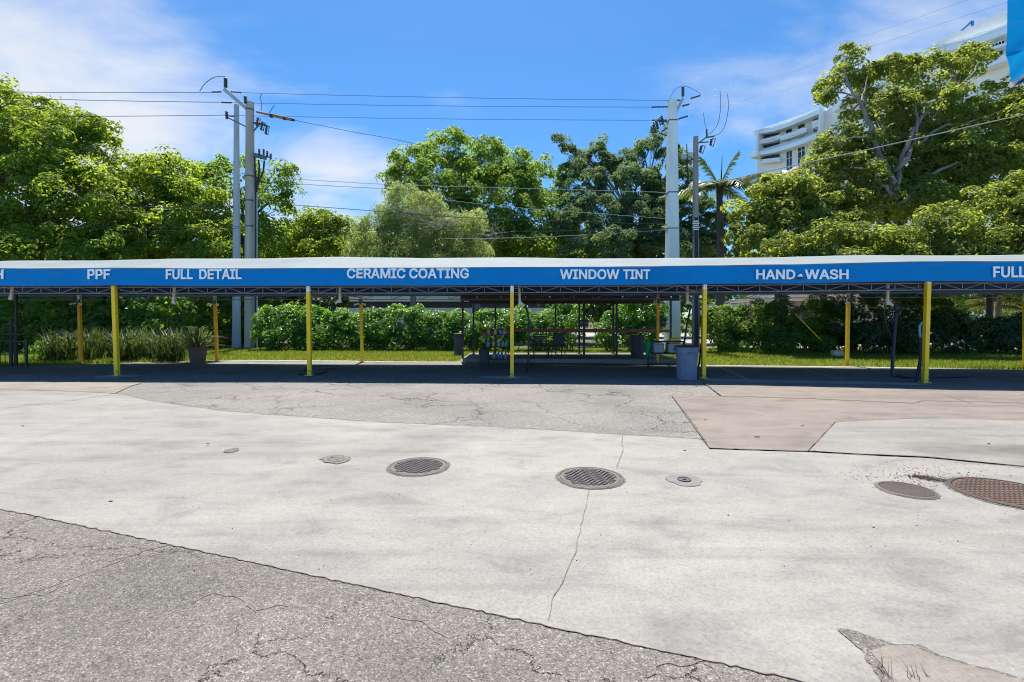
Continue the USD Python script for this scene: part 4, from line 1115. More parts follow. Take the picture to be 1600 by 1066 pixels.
P_('balcony_railing', [(1548, 69), (1571, 61), (1571, 62), (1548, 70)], 1.3, 1.2, 'white_paint', F_=C)
for xx in np.linspace(1549, 1570, 5):
    yy = 69 - (xx - 1548) * 8 / 23
    P_('railing_post', [(xx - .5, yy), (xx + .5, yy), (xx + .5, yy + 7), (xx - .5, yy + 7)], 1.3, 1.22, 'white_paint', F_=C)
P_('balcony_slab', [(1544, 75.5), (1574, 66), (1574, 70), (1544, 79)], 1.5, 0.0, 'tower_blue', F_=C)
P_('slab_band', [(1520, 104), (1575, 84), (1575, 94), (1520, 112)], 1.6, -0.3, 'tower_blue', F_=C)
m_ = MB()
pp = [C.on(1502, 49, -2), C.on(1519.5, 33, -2), C.on(1519.5, 43, -2)]
m_.bar(pp[0] - base, pp[1] - base, 0.2)
m_.bar(pp[1] - base, pp[2] - base - np.array([0, 0, 1.0]), 0.22)
obj('roof_frame', m_, M['tower_metal'], tw)

# low white building behind the bright hedge
wb = thing('low_building', 'long low white building with dark band, glimpsed above the bright hedge', 'building', (-4.0, 40, 0))
mb = MB()
mb.box((-0.7, 3, 1.3), (18.0, 6, 2.6))
obj('wall', mb, M['wall_white'], wb)
mb = MB()
mb.box((-0.7, 3.05, 2.86), (17.8, 5.9, 0.52))
obj('window_band', mb, M['wall_dark'], wb)
mb = MB()
mb.box((-0.7, 2.9, 3.75), (18.4, 6.6, 1.26), bev=0.04)
obj('roof_fascia', mb, M['wall_white'], wb)
# pale sloping ramp on the right
rp = thing('ramp', 'white sloping ramp wall on grey columns above the mottled hedge', 'ramp', (15, 32, 0))
for nm, q, w_ in (('ramp_wall', ((1095, 489), (1240, 462)), 0.34), ('hand_rail', ((1095, 480), (1240, 452)), 0.14)):
    mb = MB()
    a, b_ = at(*q[0], 32) - [15, 32, 0], at(*q[1], 32) - [15, 32, 0]
    mb.bar(a, b_, 0.2, w_)
    obj(nm, mb, M['wall_white'], rp)
for x in (1126, 1226):
    mb = MB()
    c = at(x, 480, 31.4) - [15, 32, 0]
    mb.box((c[0], c[1], 1.6), (0.30, 0.30, 3.2), bev=0.02)
    obj('column', mb, M['concrete_grey'], rp)
tb = thing('low_building', 'small pinkish house wall and roof behind the dry shrub', 'building', (22, 36, 0))
mb = MB()
mb.box((1.5, 2.5, 1.5), (9.0, 5, 3.0))
obj('wall', mb, M['wall_tan'], tb)
mb = MB()
mb.add([[-3.4, -0.5, 3.0], [6.4, -0.5, 3.0], [6.4, 5.5, 3.0], [-3.4, 5.5, 3.0], [-1.5, 2.5, 4.1], [4.5, 2.5, 4.1]], [[0, 1, 5], [0, 5, 4], [1, 2, 5], [2, 3, 4], [2, 4, 5], [3, 0, 4], [0, 3, 2], [0, 2, 1]])
obj('roof', mb, M['rust_dull'], tb)
mb = MB()
mb.box((-0.5, -0.02, 1.9), (1.2, 0.08, 1.0))
obj('window', mb, M['tower_glass'], tb)

# ------------------------------------------------------------------ canopy
FRONT = np.array([(-24, 13.70), (-11.22, 13.64), (-5.75, 13.64), (0, 13.36), (5.2, 13.04), (10.42, 12.12), (13.2, 11.98), (24, 11.7)])
BACK = np.array([(-24, 18.5), (-15.9, 18.5), (-11.25, 18.46), (-5.65, 18.18), (0, 18.0), (5.3, 17.6), (11.6, 16.75), (24, 16.1)])


def along(line, x):
    return np.interp(x, line[:, 0], line[:, 1])


xs = np.arange(-23, 20.01, 0.25)
postx = np.array([-22, -16.6, -11.22, -5.75, 0, 5.2, 10.42, 15.6, 21])
sagx = np.min(np.abs(xs[:, None] - postx[None]), 1) / 2.7
rngc = np.random.default_rng(60)
wv = meshkit.fbm(np.column_stack([xs * 0.8, xs * 0, xs * 0]), 3) - 0.5
ff = along(FRONT, xs) - 0.10
# soften the plan's corners like tensioned cloth
ker = np.ones(5) / 5
ff = np.convolve(np.pad(ff, 2, mode='edge'), ker, 'valid')
bb = np.convolve(np.pad(along(BACK, xs) + 0.08, 2, mode='edge'), ker, 'valid')
ztop = 3.045 - 0.012 * sagx + 0.02 * wv
zbot = 2.575 - 0.018 * sagx + 0.03 * wv
hip = np.clip((-13.5 - xs) / 8.5, 0, 1)
zrid = np.interp(xs, [-24, -17, -11, -6, 0, 5.8, 13, 21], [3.40, 3.58, 3.65, 3.69, 3.64, 3.57, 3.55, 3.5]) - 0.03 * sagx
zback = 2.98 - 0.01 * sagx
cb = np.array([-2.0, 15.5, 0.0])
can = thing('wash_canopy', 'long blue and white fabric canopy lettered with car care services, on yellow posts', 'canopy', cb)


def strip(rows):
    """grid surface through rows of points"""
    R = [np.asarray(r_) for r_ in rows]
    k, n_ = len(R[0]), len(R)
    v = np.vstack(R) - cb
    i, j = np.meshgrid(np.arange(n_ - 1), np.arange(k - 1), indexing='ij')
    i, j = i.ravel(), j.ravel()
    return MB().add(v, np.stack([i * k + j, i * k + j + 1, (i + 1) * k + j + 1, (i + 1) * k + j], 1))


rowp = lambda y, z: np.column_stack([xs, y, z])
rows = []
for t_ in np.linspace(0, 1, 9):
    y = ff + (bb - ff) * 0.5 * t_
    z = ztop + (zrid - ztop) * t_ - 0.05 * np.sin(np.pi * t_) * (0.3 + sagx)
    rows.append(rowp(y, z))
for t_ in np.linspace(0, 1, 9)[1:]:
    y = ff + (bb - ff) * (0.5 + 0.5 * t_)
    z = zrid + (zback - zrid) * t_ - 0.05 * np.sin(np.pi * t_) * (0.3 + sagx)
    rows.append(rowp(y, z))
obj('roof_fabric', strip(rows), M['roof_white'], can, smooth=True)
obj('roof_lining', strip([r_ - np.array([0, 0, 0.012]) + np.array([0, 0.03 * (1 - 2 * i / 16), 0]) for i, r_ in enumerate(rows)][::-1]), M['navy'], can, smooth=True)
vr = []
for t_ in np.linspace(0, 1, 6):
    vr.append(rowp(ff - 0.006 + 0.012 * np.sin(xs * 2.3) * t_ + 0.03 * wv * t_, zbot + (ztop + 0.004 - zbot) * t_))
obj('front_valance', strip(vr), M['blue'], can, smooth=True)
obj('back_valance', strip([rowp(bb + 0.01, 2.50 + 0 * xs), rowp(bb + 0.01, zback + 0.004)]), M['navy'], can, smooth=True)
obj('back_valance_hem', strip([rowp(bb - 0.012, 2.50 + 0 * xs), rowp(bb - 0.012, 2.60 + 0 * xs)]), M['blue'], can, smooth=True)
mb = MB()
mb.tube(rowp(ff + 0.005, ztop + 0.012) - cb, 0.018, 6)
obj('edge_rope', mb, M['roof_white'], can, smooth=True)
mb = MB()
mb.tube(rowp(ff + 0.004, zbot - 0.004) - cb, 0.010, 5)
obj('hem', mb, M['navy'], can, smooth=True)

# lettering on the front valance
vpx = CX + FOC * xs / ff


def lettering(text, x0, x1, y0, y1, label):
    tm = meshkit.text_mesh(text, 1.0, 0.02, bold=True)
    tv = np.array(tm.vertices)
    top_ = np.array(tm.faces)[(np.array(tm.face_normals)[:, 2] > 0.9)]
    shp = union_all([Polygon(tv[t_][:, :2]) for t_ in top_]).buffer(0.014, join_style='mitre')
    tm = trimesh.util.concatenate([trimesh.creation.extrude_polygon(g_, 0.02, engine='earcut') for g_ in getattr(shp, 'geoms', [shp])])
    v = np.array(tm.vertices)
    lo, hi = v.min(0), v.max(0)
    caps = meshkit.text_mesh('H', 1.0, 0.02, bold=True).bounds
    px = x0 + (v[:, 0] - lo[0]) / (hi[0] - lo[0]) * (x1 - x0)
    X = np.interp(px, vpx, xs)
    d = np.interp(px, vpx, ff)
    hv = (v[:, 1] - caps[0][1]) / (caps[1][1] - caps[0][1])
    py = y1 + (y0 - y1) * hv
    Z = EYE + (HY - py) / FOC * d
    Y = d - 0.012 - 0.012 * (v[:, 2] - lo[2]) / 0.02 - 0.016 - 0.01
    obj('lettering', (np.column_stack([X, Y, Z]) - cb, np.array(tm.faces)), M['letter'], can, label=label)


lettering('WASH', -60, 8, 421.8, 436.2, 'white letters, only the H of a word in view at the left edge')
lettering('PPF', 139, 174, 421.3, 436.3, 'white letters reading PPF')
lettering('FULL', 261, 303, 421.3, 436.3, 'white letters reading FULL before DETAIL')
lettering('DETAIL', 313, 379, 421.3, 436.3, 'white letters reading DETAIL')
lettering('CERAMIC', 543, 634, 420.0, 435.0, 'white letters reading CERAMIC')
lettering('COATING', 640, 733, 420.0, 435.0, 'white letters reading COATING')
lettering('WINDOW', 875, 967, 421.5, 436.3, 'white letters reading WINDOW')
lettering('TINT', 973, 1015, 421.5, 436.3, 'white letters reading TINT')
lettering('HAND', 1180, 1241, 421.8, 436.5, 'white letters reading HAND')
lettering('WASH', 1256, 1324, 421.6, 436.3, 'white letters reading WASH')
lettering('FULL', 1549, 1600, 417.0, 433.5, 'white letters reading FULL at the right edge')

# front and back trusses
tz0, tz1 = 2.365, 2.54
for nm, LINE, off, xa, xb in (('front_truss', FRONT, 0.10, -22.5, 19.0), ('back_truss', BACK, -0.25, -22.5, 19.0)):
    hx = np.arange(xa, xb + 0.01, 0.53)
    yy = along(LINE, hx) + off
    lo = np.column_stack([hx, yy, np.full(len(hx), tz0)]) - cb
    hi = np.column_stack([hx, yy, np.full(len(hx), tz1)]) - cb
    mb = MB()
    mb.tube(lo, 0.016, 6)
    tr_ = obj(nm, mb, M['steel'], can, smooth=40)
    mb = MB()
    mb.tube(hi, 0.018, 6)
    obj('chord', mb, M['steel'], tr_, smooth=40)
    for i in range(len(hx) - 1):
        if nm == 'back_truss' and i % 2:
            continue
        mb = MB()
        mb.tube([lo[i], hi[i]], 0.009, 5)
        obj('web_bar', mb, M['steel'], tr_)
        mb = MB()
        a, b_ = (lo[i], hi[i + 1]) if i % 2 == 0 else (hi[i], lo[i + 1])
        mb.tube([a, b_], 0.010, 5)
        obj('brace', mb, M['steel'], tr_)
# bows that carry the cloth, at each pair of posts
for x in (-16.6, -11.22, -5.75, 0.0, 5.2, 10.42, 15.8):
    yf, yb = along(FRONT, x) + 0.02, along(BACK, x) - 0.05
    zr = float(np.interp(x, xs, zrid)) - 0.10
    mb = MB()
    mb.tube(np.array([[x, yf, 2.93], [x, (yf + yb) / 2, zr], [x, yb, 2.86]]) - cb, 0.022, 6)
    obj('bow', mb, M['steel'], can)
    mb = MB()
    mb.tube(np.array([[x, yf + 0.1, 2.45], [x, yb - 0.1, 2.45]]) - cb, 0.018, 6)
    obj('tie_bar', mb, M['steel'], can)


def post(px_top, px_bot, line, mt, white_to, lean_y=0.0, w=0.10, cap=True, z_top=2.60, base_px=None):
    """square post: painted shaft, pale upper sleeve, base plate"""
    pb = base_px
    d = pb[1]
    topx = pb[0] + (px_top - px_bot) / FOC * d
    a = np.array([pb[0], d, 0.02])
    h_ = np.array([topx, d, z_top])
    s_ = a + (h_ - a) * ((white_to - 0.02) / (z_top - 0.02))
    mb = MB()
    mb.bar(a - cb, s_ - cb, w, w)
    p_ = obj('post', mb, M[mt], can)
    mb = MB()
    mb.bar(s_ - cb, h_ - cb, w * 0.94, w * 0.94)
    obj('sleeve', mb, M['white_paint'], p_)
    mb = MB()
    mb.box(np.array([a[0], a[1], 0.022]) - cb, (w * 2.0, w * 2.0, 0.012))
    for sx in (-1, 1):
        for sy in (-1, 1):
            mb.lathe([(0, 0.022), (0.009, 0.022), (0.009, 0.0), ], np.array([a[0] + sx * w * 0.75, a[1] + sy * w * 0.75, 0.028]) - cb, 6)
    obj('base_plate', mb, M[mt], p_)
    return p_


for pt, pb_, bp, mt, wt in ((178, 183, (-11.22, 13.64), 'yellow', 2.58), (483, 485, (-5.75, 13.64), 'yellow', 2.40), (799, 799, (0.0, 13.36), 'yellow', 2.38), (1102, 1100, (5.2, 13.04), 'yellow', 2.42), (1449, 1444, (10.42, 12.12), 'yellow', 2.52), (1900, 1900, (16.0, 11.95), 'yellow', 2.45)):
    post(pt, pb_, FRONT, mt, wt, base_px=bp)
for pt, pb_, bp, mt in ((121, 123.5, (-15.9, 17.7), 'orange'), (340, 344, (-11.3, 18.4), 'orange'), (565, 567, (-5.65, 18.1), 'yellow'), (800.5, 800.5, (0.02, 17.75), 'yellow'), (1028, 1027, (5.33, 17.6), 'orange'), (1326, 1323.5, (11.65, 16.7), 'yellow'), (0, 0, (17.0, 15.9), 'yellow')):
    post(pt, pb_, BACK, mt, 2.22, base_px=bp, w=0.095, z_top=2.52)
# twin floodlights clamped to the back posts
for i, (x, d) in enumerate(((-15.93, 17.7), (-11.36, 18.4), (-5.68, 18.1), (5.35, 17.6), (11.7, 16.7))):
    mb = MB()
    mb.box(np.array([x, d - 0.09, 2.27]) - cb, (0.13, 0.07, 0.16), bev=0.01)
    o = obj('lamp_bracket', mb, M['hardware'], can)
    for sg in (-1, 1):
        mb = MB()
        mb.tube(np.array([[x + sg * 0.05, d - 0.1, 2.21], [x + sg * 0.15, d - 0.16, 2.19], [x + sg * 0.2, d - 0.2, 2.17]]) - cb, [0.025, 0.035, 0.05], 10)
        obj('lamp_head', mb, M['pvc'], o, smooth=40)

# concrete footings round the front posts
for i, (x, y, a, b_) in enumerate(((-11.15, 13.5, 0.62, 0.42), (-0.25, 13.25, 0.65, 0.40), (10.2, 12.05, 0.5, 0.3))):
    ang = np.linspace(0, 2 * np.pi, 22, endpoint=False)
    rr = 1 + 0.14 * np.sin(3 * ang + i) + 0.06 * RG.normal(size=22)
    mb = MB()
    mb.poly(np.column_stack([x + a * rr * np.cos(ang), y + b_ * rr * np.sin(ang), 0 * ang]), 0.012)
    obj('post_footing', mb, M['concrete_grey'], kind='structure')

# ball finial lamp on the valance between HAND and WASH
X = float(np.interp(1247, vpx, xs))
d = float(np.interp(1247, vpx, ff))
c = np.array([X, d - 0.09, EYE + (HY - 432.5) / FOC * d])
bl = thing('ball_lamp', 'small white ball lamp on the valance between HAND and WASH', 'lamp', c)
s_ = trimesh.creation.icosphere(2, 0.065)
obj('globe', (np.array(s_.vertices), np.array(s_.faces)), M['ball'], bl, smooth=True)
mb = MB()
mb.lathe([(0.045, -0.068), (0.058, -0.04), (0.066, -0.028), (0.0675, -0.015), (0.066, -0.018), (0.0, -0.075)][::-1], n=18)
obj('collar', mb, M['rust'], bl, smooth=40)
mb = MB()
mb.tube([[0, 0.04, -0.03], [0, 0.10, -0.04]], 0.014, 6)
obj('stem', mb, M['hardware'], bl)


# white plastic drop pipes of the vacuum line, with hoses
def drop_pipe(label, pxt, pxb, y0, y1, d, elbow, hose=None, hose_mat='hose_black', hr=0.024):
    top, bot = at(pxt, y0, d), at(pxb, y1, d)
    t_ = thing('drop_pipe', label, 'pipe', (bot[0], bot[1], bot[2]), 'white drop pipes under the canopy')
    mb = MB()
    mb.tube([top - bot, [0, 0, 0]], 0.040, 10)
    obj('pipe', mb, M['pvc'], t_, smooth=40)
    mb = MB()
    mb.tube([[0, 0, 0.06], [0.0, 0, -0.03]], 0.052, 10)
    obj('coupling', mb, M['pvc'], t_, smooth=40)
    if elbow:
        mb = MB()
        mb.tube([[0, 0, 0.09], [0.07 * elbow, -0.01, 0.02], [0.13 * elbow, -0.02, -0.05]], [0.038, 0.036, 0.036], 9)
        obj('elbow', mb, M['pvc'], t_, smooth=40)
    return t_


drop_pipe('white drop pipe at the far left edge, near the cut-off H', 20, 17, 445, 467, 14.6, 0)
drop_pipe('white drop pipe left of the second back post, under FULL', 273, 271, 445, 473, 14.6, 0.5)
drop_pipe('white drop pipe right of the second front post', 531, 531, 443, 472, 14.6, -1)
drop_pipe('white drop pipe just right of the third front post', 811, 812.5, 446, 476, 14.6, 1)
drop_pipe('white drop pipe left of the fourth front post, above the grey bin', 1074, 1074, 447, 474, 14.6, 1)
drop_pipe('white drop pipe left of the rightmost front post', 1387, 1387, 444, 475, 13.6, 1)


def hose(label, pts, r, mt):
    p_ = smooth_path(pts, 8)
    mb = MB()
    mb.tube(p_, r, 8)
    return obj('vacuum_hose', mb, M[mt], smooth=True, label=label, cat='hose')


hose('dark hose hanging from the drop pipe right of the third front post', [at(817, 475, 14.6), at(823, 483, 14.6), at(826, 500, 14.6), at(826, 540, 14.6), at(825, 568, 14.5), np.array([0.42, 14.3, 0.03])], 0.030, 'hose_black')
hose('dark hose drooping beside the fourth front post over the grey bin', [at(1080, 474, 14.6), at(1077, 490, 14.6), at(1072, 515, 14.6), at(1069, 540, 14.6)], 0.0295, 'hose_black')
hose('blue hose leaning against the fourth front post', [np.array([5.03, 13.2, 0.03]), at(1092, 570, 13.2), at(1095, 545, 13.2), at(1096.5, 520, 13.2), at(1096.5, 505, 13.1)], 0.026, 'hose_blue')
hose('long blue hose hanging from the rightmost drop pipe to the ground', [at(1392, 474, 13.6), at(1399, 480, 13.6), at(1399, 500, 13.6), at(1396, 540, 13.6), np.array([10.75, 13.55, 0.04]), np.array([10.85, 13.4, 0.03]), np.array([10.6, 12.9, 0.03]), np.array([11.3, 12.75, 0.03]), np.array([12.4, 12.9, 0.03])], 0.045, 'hose_blue')
hose('thin grey cord beside the long blue hose', [at(1382, 470, 13.6), at(1382, 490, 13.6), at(1386, 510, 13.6), at(1393, 528, 13.5)], 0.006, 'hardware')
hose('blue hose behind the rightmost yellow post', [np.array([10.36, 12.3, 0.03]), at(1438.5, 560, 12.25), at(1438.5, 530, 12.25), at(1438, 510, 12.25)], 0.040, 'hose_blue')
hose('pale teal looped hose end on the rightmost yellow post', [at(1438, 527, 12.22), at(1437, 512, 12.2), at(1440, 505, 12.2), at(1443, 504, 12.2)], 0.028, 'hose_teal')
hose('dark blue hose coiled on the ground round the second front post', [G(470, 585), G(474, 580), G(484, 574.5), G(500, 572.5), G(525, 573), G(536, 574.5), G(530, 577.5), G(515, 577), G(505, 578.5), G(511, 580.5), G(500, 584.5), G(485, 587), G(472, 587), G(466, 586)], 0.035, 'hose_black')

# ------------------------------------------------------------------ dark shelter behind the canopy
sb = np.array([2.0, 19.5, 0.0])
sh = thing('shelter', 'black framed flat shelter on a low concrete platform behind the canopy', 'shelter', sb)
mb = MB()
mb.poly([tuple(q[:2] - sb[:2]) for q in (np.array([-1.85, 18.0]), np.array([6.1, 17.55]), np.array([6.3, 21.1]), np.array([-1.85, 21.1]))], 0.15)
mb.add([[-3.85, -1.5, -0.02], [4.1, -1.95, -0.02], [4.3, 1.6, -0.02], [-3.85, 1.6, -0.02], [-3.85, -1.5, 0.15], [4.1, -1.95, 0.15], [4.3, 1.6, 0.15], [-3.85, 1.6, 0.15]], [[0, 1, 5, 4], [1, 2, 6, 5], [2, 3, 7, 6], [3, 0, 4, 7]])
obj('platform', mb, M['collar_grey'], sh)
for (x, y) in ((723, 18.1), (740, 20.3), (774, 20.6), (905, 20.6), (912.5, 18.0), (958, 20.6), (963.5, 18.6), (1048, 20.2)):
    p_ = at(x, 500, y)
    mb = MB()
    mb.bar(np.array([p_[0], p_[1], 0.15]) - sb, np.array([p_[0], p_[1], 2.42]) - sb, 0.07)
    o = obj('post', mb, M['black'], sh)
    mb = MB()
    mb.box(np.array([p_[0], p_[1], 0.158]) - sb, (0.16, 0.16, 0.014))
    obj('foot', mb, M['black'], o)
mb = MB()
mb.bar(np.array([at(868, 500, 20.6)[0], 20.6, 0.15]) - sb, np.array([at(868, 500, 20.6)[0], 20.6, 2.42]) - sb, 0.06)
obj('post', mb, M['green_metal'], sh, label='dark green post')
mb = MB()
mb.box((0.15, -0.05, 2.47), (8.1, 3.3, 0.06))
obj('roof', mb, M['black'], sh)
for yy in (-1.66, 1.62):
    mb = MB()
    mb.box((0.15, yy, 2.42), (8.14, 0.05, 0.22))
    obj('roof_beam', mb, M['black'], sh)
for k in range(9):
    mb = MB()
    mb.lathe([(0, -0.03), (0.022, -0.02), (0.026, 0.0), (0.02, 0.02), (0, 0.03)], (-3.3 + k * 0.9, -1.72, 2.44), 8)
    obj('bulb', mb, M['white_paint'], sh)
# counter rail
for a, b_ in ((at(776, 516.5, 20.45), at(1046, 516.8, 20.3)), (at(776, 516.5, 20.45), at(757, 522, 18.6))):
    mb = MB()
    mb.bar(a - sb, b_ - sb, 0.34, 0.13)
    obj('counter_rail', mb, M['redwood'], sh)
for x, y in ((912, 18.0), (1032, 18.0)):
    c = at(x, 505, y - 0.1)
    bx = thing('outlet_box', 'black twin outlet box on the ' + ('shelter post above the counter' if x < 1000 else 'orange back post near the square pole'), 'box', c)
    mb = MB()
    mb.box((0, 0, 0), (0.36, 0.14, 0.25), bev=0.02)
    obj('case', mb, M['black_plastic'], bx)
    for sx in (-0.09, 0.09):
        mb = MB()
        mb.lathe([(0.0, 0.075), (0.05, 0.075), (0.055, 0.068)], n=12)
        v, f = mb.arr()
        obj('socket', (v[:, [0, 2, 1]] * [1, -1, 1] + [sx, 0, 0.02], f), M['hardware'], bx)


# chairs
def chair(label, px, d, rz, kind):
    p_ = at(px, 500, d)
    t_ = thing('chair', label, 'chair', (p_[0], p_[1], 0.15), rz=rz)
    W_ = 0.27
    for sx in (-1, 1):
        for sy in (-1, 1):
            mb = MB()
            mb.tube([[sx * W_, sy * 0.25, 0], [sx * W_ * 0.92, sy * 0.21, 0.45]], 0.018, 6)
            obj('leg', mb, M['black'], t_)
        if kind == 0:
            mb = MB()
            mb.tube(smooth_path([[sx * W_, -0.22, 0.44], [sx * W_ * 1.08, -0.24, 0.64], [sx * W_ * 1.08, 0.1, 0.66], [sx * W_, 0.24, 0.62]], 4), 0.018, 6)
            obj('armrest', mb, M['black'], t_)
    mb = MB()
    mb.box((0, 0, 0.45), (0.52, 0.48, 0.04), bev=0.015)
    obj('seat', mb, M['black_plastic'], t_)
    if kind == 0:
        for k in range(5):
            mb = MB()
            mb.box((0, 0.235 + 0.02 * k, 0.54 + 0.085 * k), (0.50, 0.025, 0.06), bev=0.008)
            obj('back_slat', mb, M['black_plastic'], t_)
        for sx in (-1, 1):
            mb = MB()
            mb.tube([[sx * 0.25, 0.22, 0.44], [sx * 0.25, 0.33, 0.94]], 0.018, 6)
            obj('back_rail', mb, M['black'], t_)
    else:
        mb = MB()
        mb.box((0, 0.27, 0.72), (0.46, 0.05, 0.46), bev=0.02)
        obj('backrest', mb, M['black_plastic'], t_)
    return t_


chair('black slatted armchair on the platform, left of the pair', 845, 18.9, 170, 0)
chair('black solid-backed chair on the platform beside the slatted armchair', 870, 18.7, 190, 1)


# bins
def bin_(label, g, r0, r1, h, mt, lid, name='trash_bin'):
    t_ = thing(name, label, 'bin', g)
    mb = MB()
    rib = lambda a_: 1 + 0.018 * (np.cos(10 * a_) > 0.2)
    mb.lathe([(0, 0.0), (r0 * 0.97, 0.0), (r0, 0.02), (r0 + (r1 - r0) * 0.8, h * 0.80)], n=60, wob=rib)
    mb.lathe([(r0 + (r1 - r0) * 0.8, h * 0.80), (r1 * 1.02, h * 0.82), (r1 * 1.02, h * 0.95), (r1 * 1.06, h * 0.96), (r1 * 1.06, h), (r1 * 0.96, h), (r1 * 0.94, h * 0.7), (r0 * 0.9, 0.04), (0, 0.04)], n=60)
    obj('body', mb, M[mt], t_, smooth=30)
    for sg in (-1, 1):
        mb = MB()
        c = r1 * 1.06
        ang = -1.57 + sg * 0.0
        mb.tube(smooth_path([[-0.07, -c, h * 0.86], [-0.06, -c - 0.045, h * 0.85], [0.06, -c - 0.045, h * 0.85], [0.07, -c, h * 0.86]], 4) * [1, -sg, 1] * ([1, 1, 1]), 0.013, 6)
        obj('handle', mb, M[mt], t_, smooth=40)
    if lid:
        mb = MB()
        mb.lathe([(r1 * 1.075, h + 0.002), (r1 * 1.085, h + 0.03), (r1 * 0.9, h + 0.045), (0, h + 0.05)], n=40)
        obj('liner_rim', mb, M['black_plastic'], t_, smooth=30)
    return t_


bin_('large ribbed grey-blue trash bin in front, beside the fourth front post', G(1073, 592.5), 0.25, 0.295, 0.86, 'bin_grey', True)
bin_('charcoal trash bin on the shelter platform', np.array([at(995.5, 500, 18.6)[0], 18.6, 0.15]), 0.235, 0.275, 0.86, 'bin_dark', False)
bin_('dark narrow bin at the left end of the shelter by the hedge', np.array([at(717, 500, 21.5)[0], 21.5, 0]), 0.2, 0.23, 0.95, 'bin_dark', True)

# tool cart by the grey bin
c = np.array([at(1040, 500, 15.6)[0], 15.6, 0.0])
ct = thing('supply_cart', 'black two-shelf supply cart behind the grey-blue bin', 'cart', c)
for sx in (-0.5, 0.5):
    for sy in (-0.22, 0.22):
        mb = MB()
        mb.bar([sx, sy, 0.09], [sx, sy, 0.92], 0.035)
        obj('upright', mb, M['black'], ct)
        mb = MB()
        mb.lathe([(0, -0.02), (0.05, -0.02), (0.055, 0), (0.05, 0.02), (0, 0.02)], n=12)
        v, f = mb.arr()
        obj('caster', (v[:, [0, 2, 1]] + [sx, sy, 0.06], f), M['black_plastic'], ct)
for z in (0.16, 0.52, 0.9):
    mb = MB()
    mb.box((0, 0, z), (1.06, 0.48, 0.045), bev=0.01)
    obj('shelf', mb, M['black_plastic'], ct)
for x, w_, h_, lab in ((-0.28, 0.36, 0.30, 'white plastic tub on the cart, left one'), (0.22, 0.38, 0.31, 'white canister with dark mark on the cart, right one')):
    tb_ = thing('tub', lab, 'tub', c + np.array([x, -0.02, 0.5425]))
    mb = MB()
    mb.box((0, 0, h_ / 2), (w_, 0.34, h_), bev=0.03)
    obj('body', mb, M['glassy_white'], tb_)
    mb = MB()
    mb.box((0, 0, h_ + 0.012), (w_ * 0.8, 0.28, 0.024), bev=0.008)
    obj('lid', mb, M['pvc'], tb_)
    if x > 0:
        mb = MB()
        mb.lathe([(0, 0.004), (0.05, 0.004), (0.052, 0.0)], n=12)
        v, f = mb.arr()
        obj('label_mark', (v[:, [0, 2, 1]] * [1.3, -1, 0.7] + [0.02, -0.172, 0.12], f), M['black'], tb_)
# green cloth hung on the cart end
mb = MB()
u, w_ = np.meshgrid(np.linspace(0, 1, 9), np.linspace(0, 1, 9))
xx = -0.62 + 0.22 * (u - 0.5) * (1 - 0.5 * w_) + 0.03 * np.sin(7 * w_)
yy = -0.25 + 0.05 * np.sin(9 * u + 2 * w_)
zz = 0.92 - 0.5 * w_ - 0.1 * w_ * (1 - np.abs(2 * u - 1))
v = np.column_stack([xx.ravel(), yy.ravel(), zz.ravel()]) + c
i, j = np.meshgrid(np.arange(8), np.arange(8), indexing='ij')
i, j = i.ravel(), j.ravel()
mb.add(v, np.stack([i * 9 + j, i * 9 + j + 1, (i + 1) * 9 + j + 1, (i + 1) * 9 + j], 1))
mb.add(v + np.array([0, 0.006, 0]), np.stack([(i + 1) * 9 + j, (i + 1) * 9 + j + 1, i * 9 + j + 1, i * 9 + j], 1))
obj('green_cloth', mb, M['cloth_green'], smooth=True, label='green cloth draped over the left end of the cart', cat='cloth')
# yellow sponge on the cart top
mb = MB()
mb.box(c + np.array([0.3, 0, 0.966]), (0.34, 0.2, 0.08), bev=0.025)
obj('sponge', mb, M['yellow'], label='yellow sponge on top of the supply cart', cat='sponge')

# bottle rack left of the third front post
c = np.array([at(777, 500, 18.0)[0], 17.5, 0.0])
rk = thing('bottle_rack', 'dark metal rack of cleaning bottles left of the third front post', 'rack', c)
for sx in (-0.38, 0.42):
    for sy in (-0.18, 0.18):
        mb = MB()
        mb.bar([sx, sy, 0.0], [sx, sy, 1.12], 0.032)
        obj('upright', mb, M['green_metal'], rk)
for z in (0.18, 0.62, 1.05):
    mb = MB()
    mb.box((0.02, 0, z), (0.86, 0.40, 0.03))
    obj('shelf', mb, M['black'], rk)


def bottle_mesh(r, h, spray):
    body = MB()
    body.lathe([(0, 0), (r * 0.92, 0), (r, 0.012), (r, h * 0.62), (r * 0.85, h * 0.72), (r * 0.36, h * 0.82), (r * 0.34, h * 0.88), (0, h * 0.88)], n=14)
    cap = MB()
    if spray:
        cap.lathe([(0, h * 0.88), (r * 0.42, h * 0.88), (r * 0.42, h * 0.95), (0, h * 0.95)], n=10)
        cap.box((-0.012, 0, h * 1.02), (0.075, 0.03, 0.035), bev=0.006)
        cap.bar([-0.03, 0, h * 1.0], [-0.042, 0, h * 0.88], 0.012)
    else:
        cap.lathe([(0, h * 0.88), (r * 0.45, h * 0.88), (r * 0.45, h), (0, h)], n=10)
    return body, cap


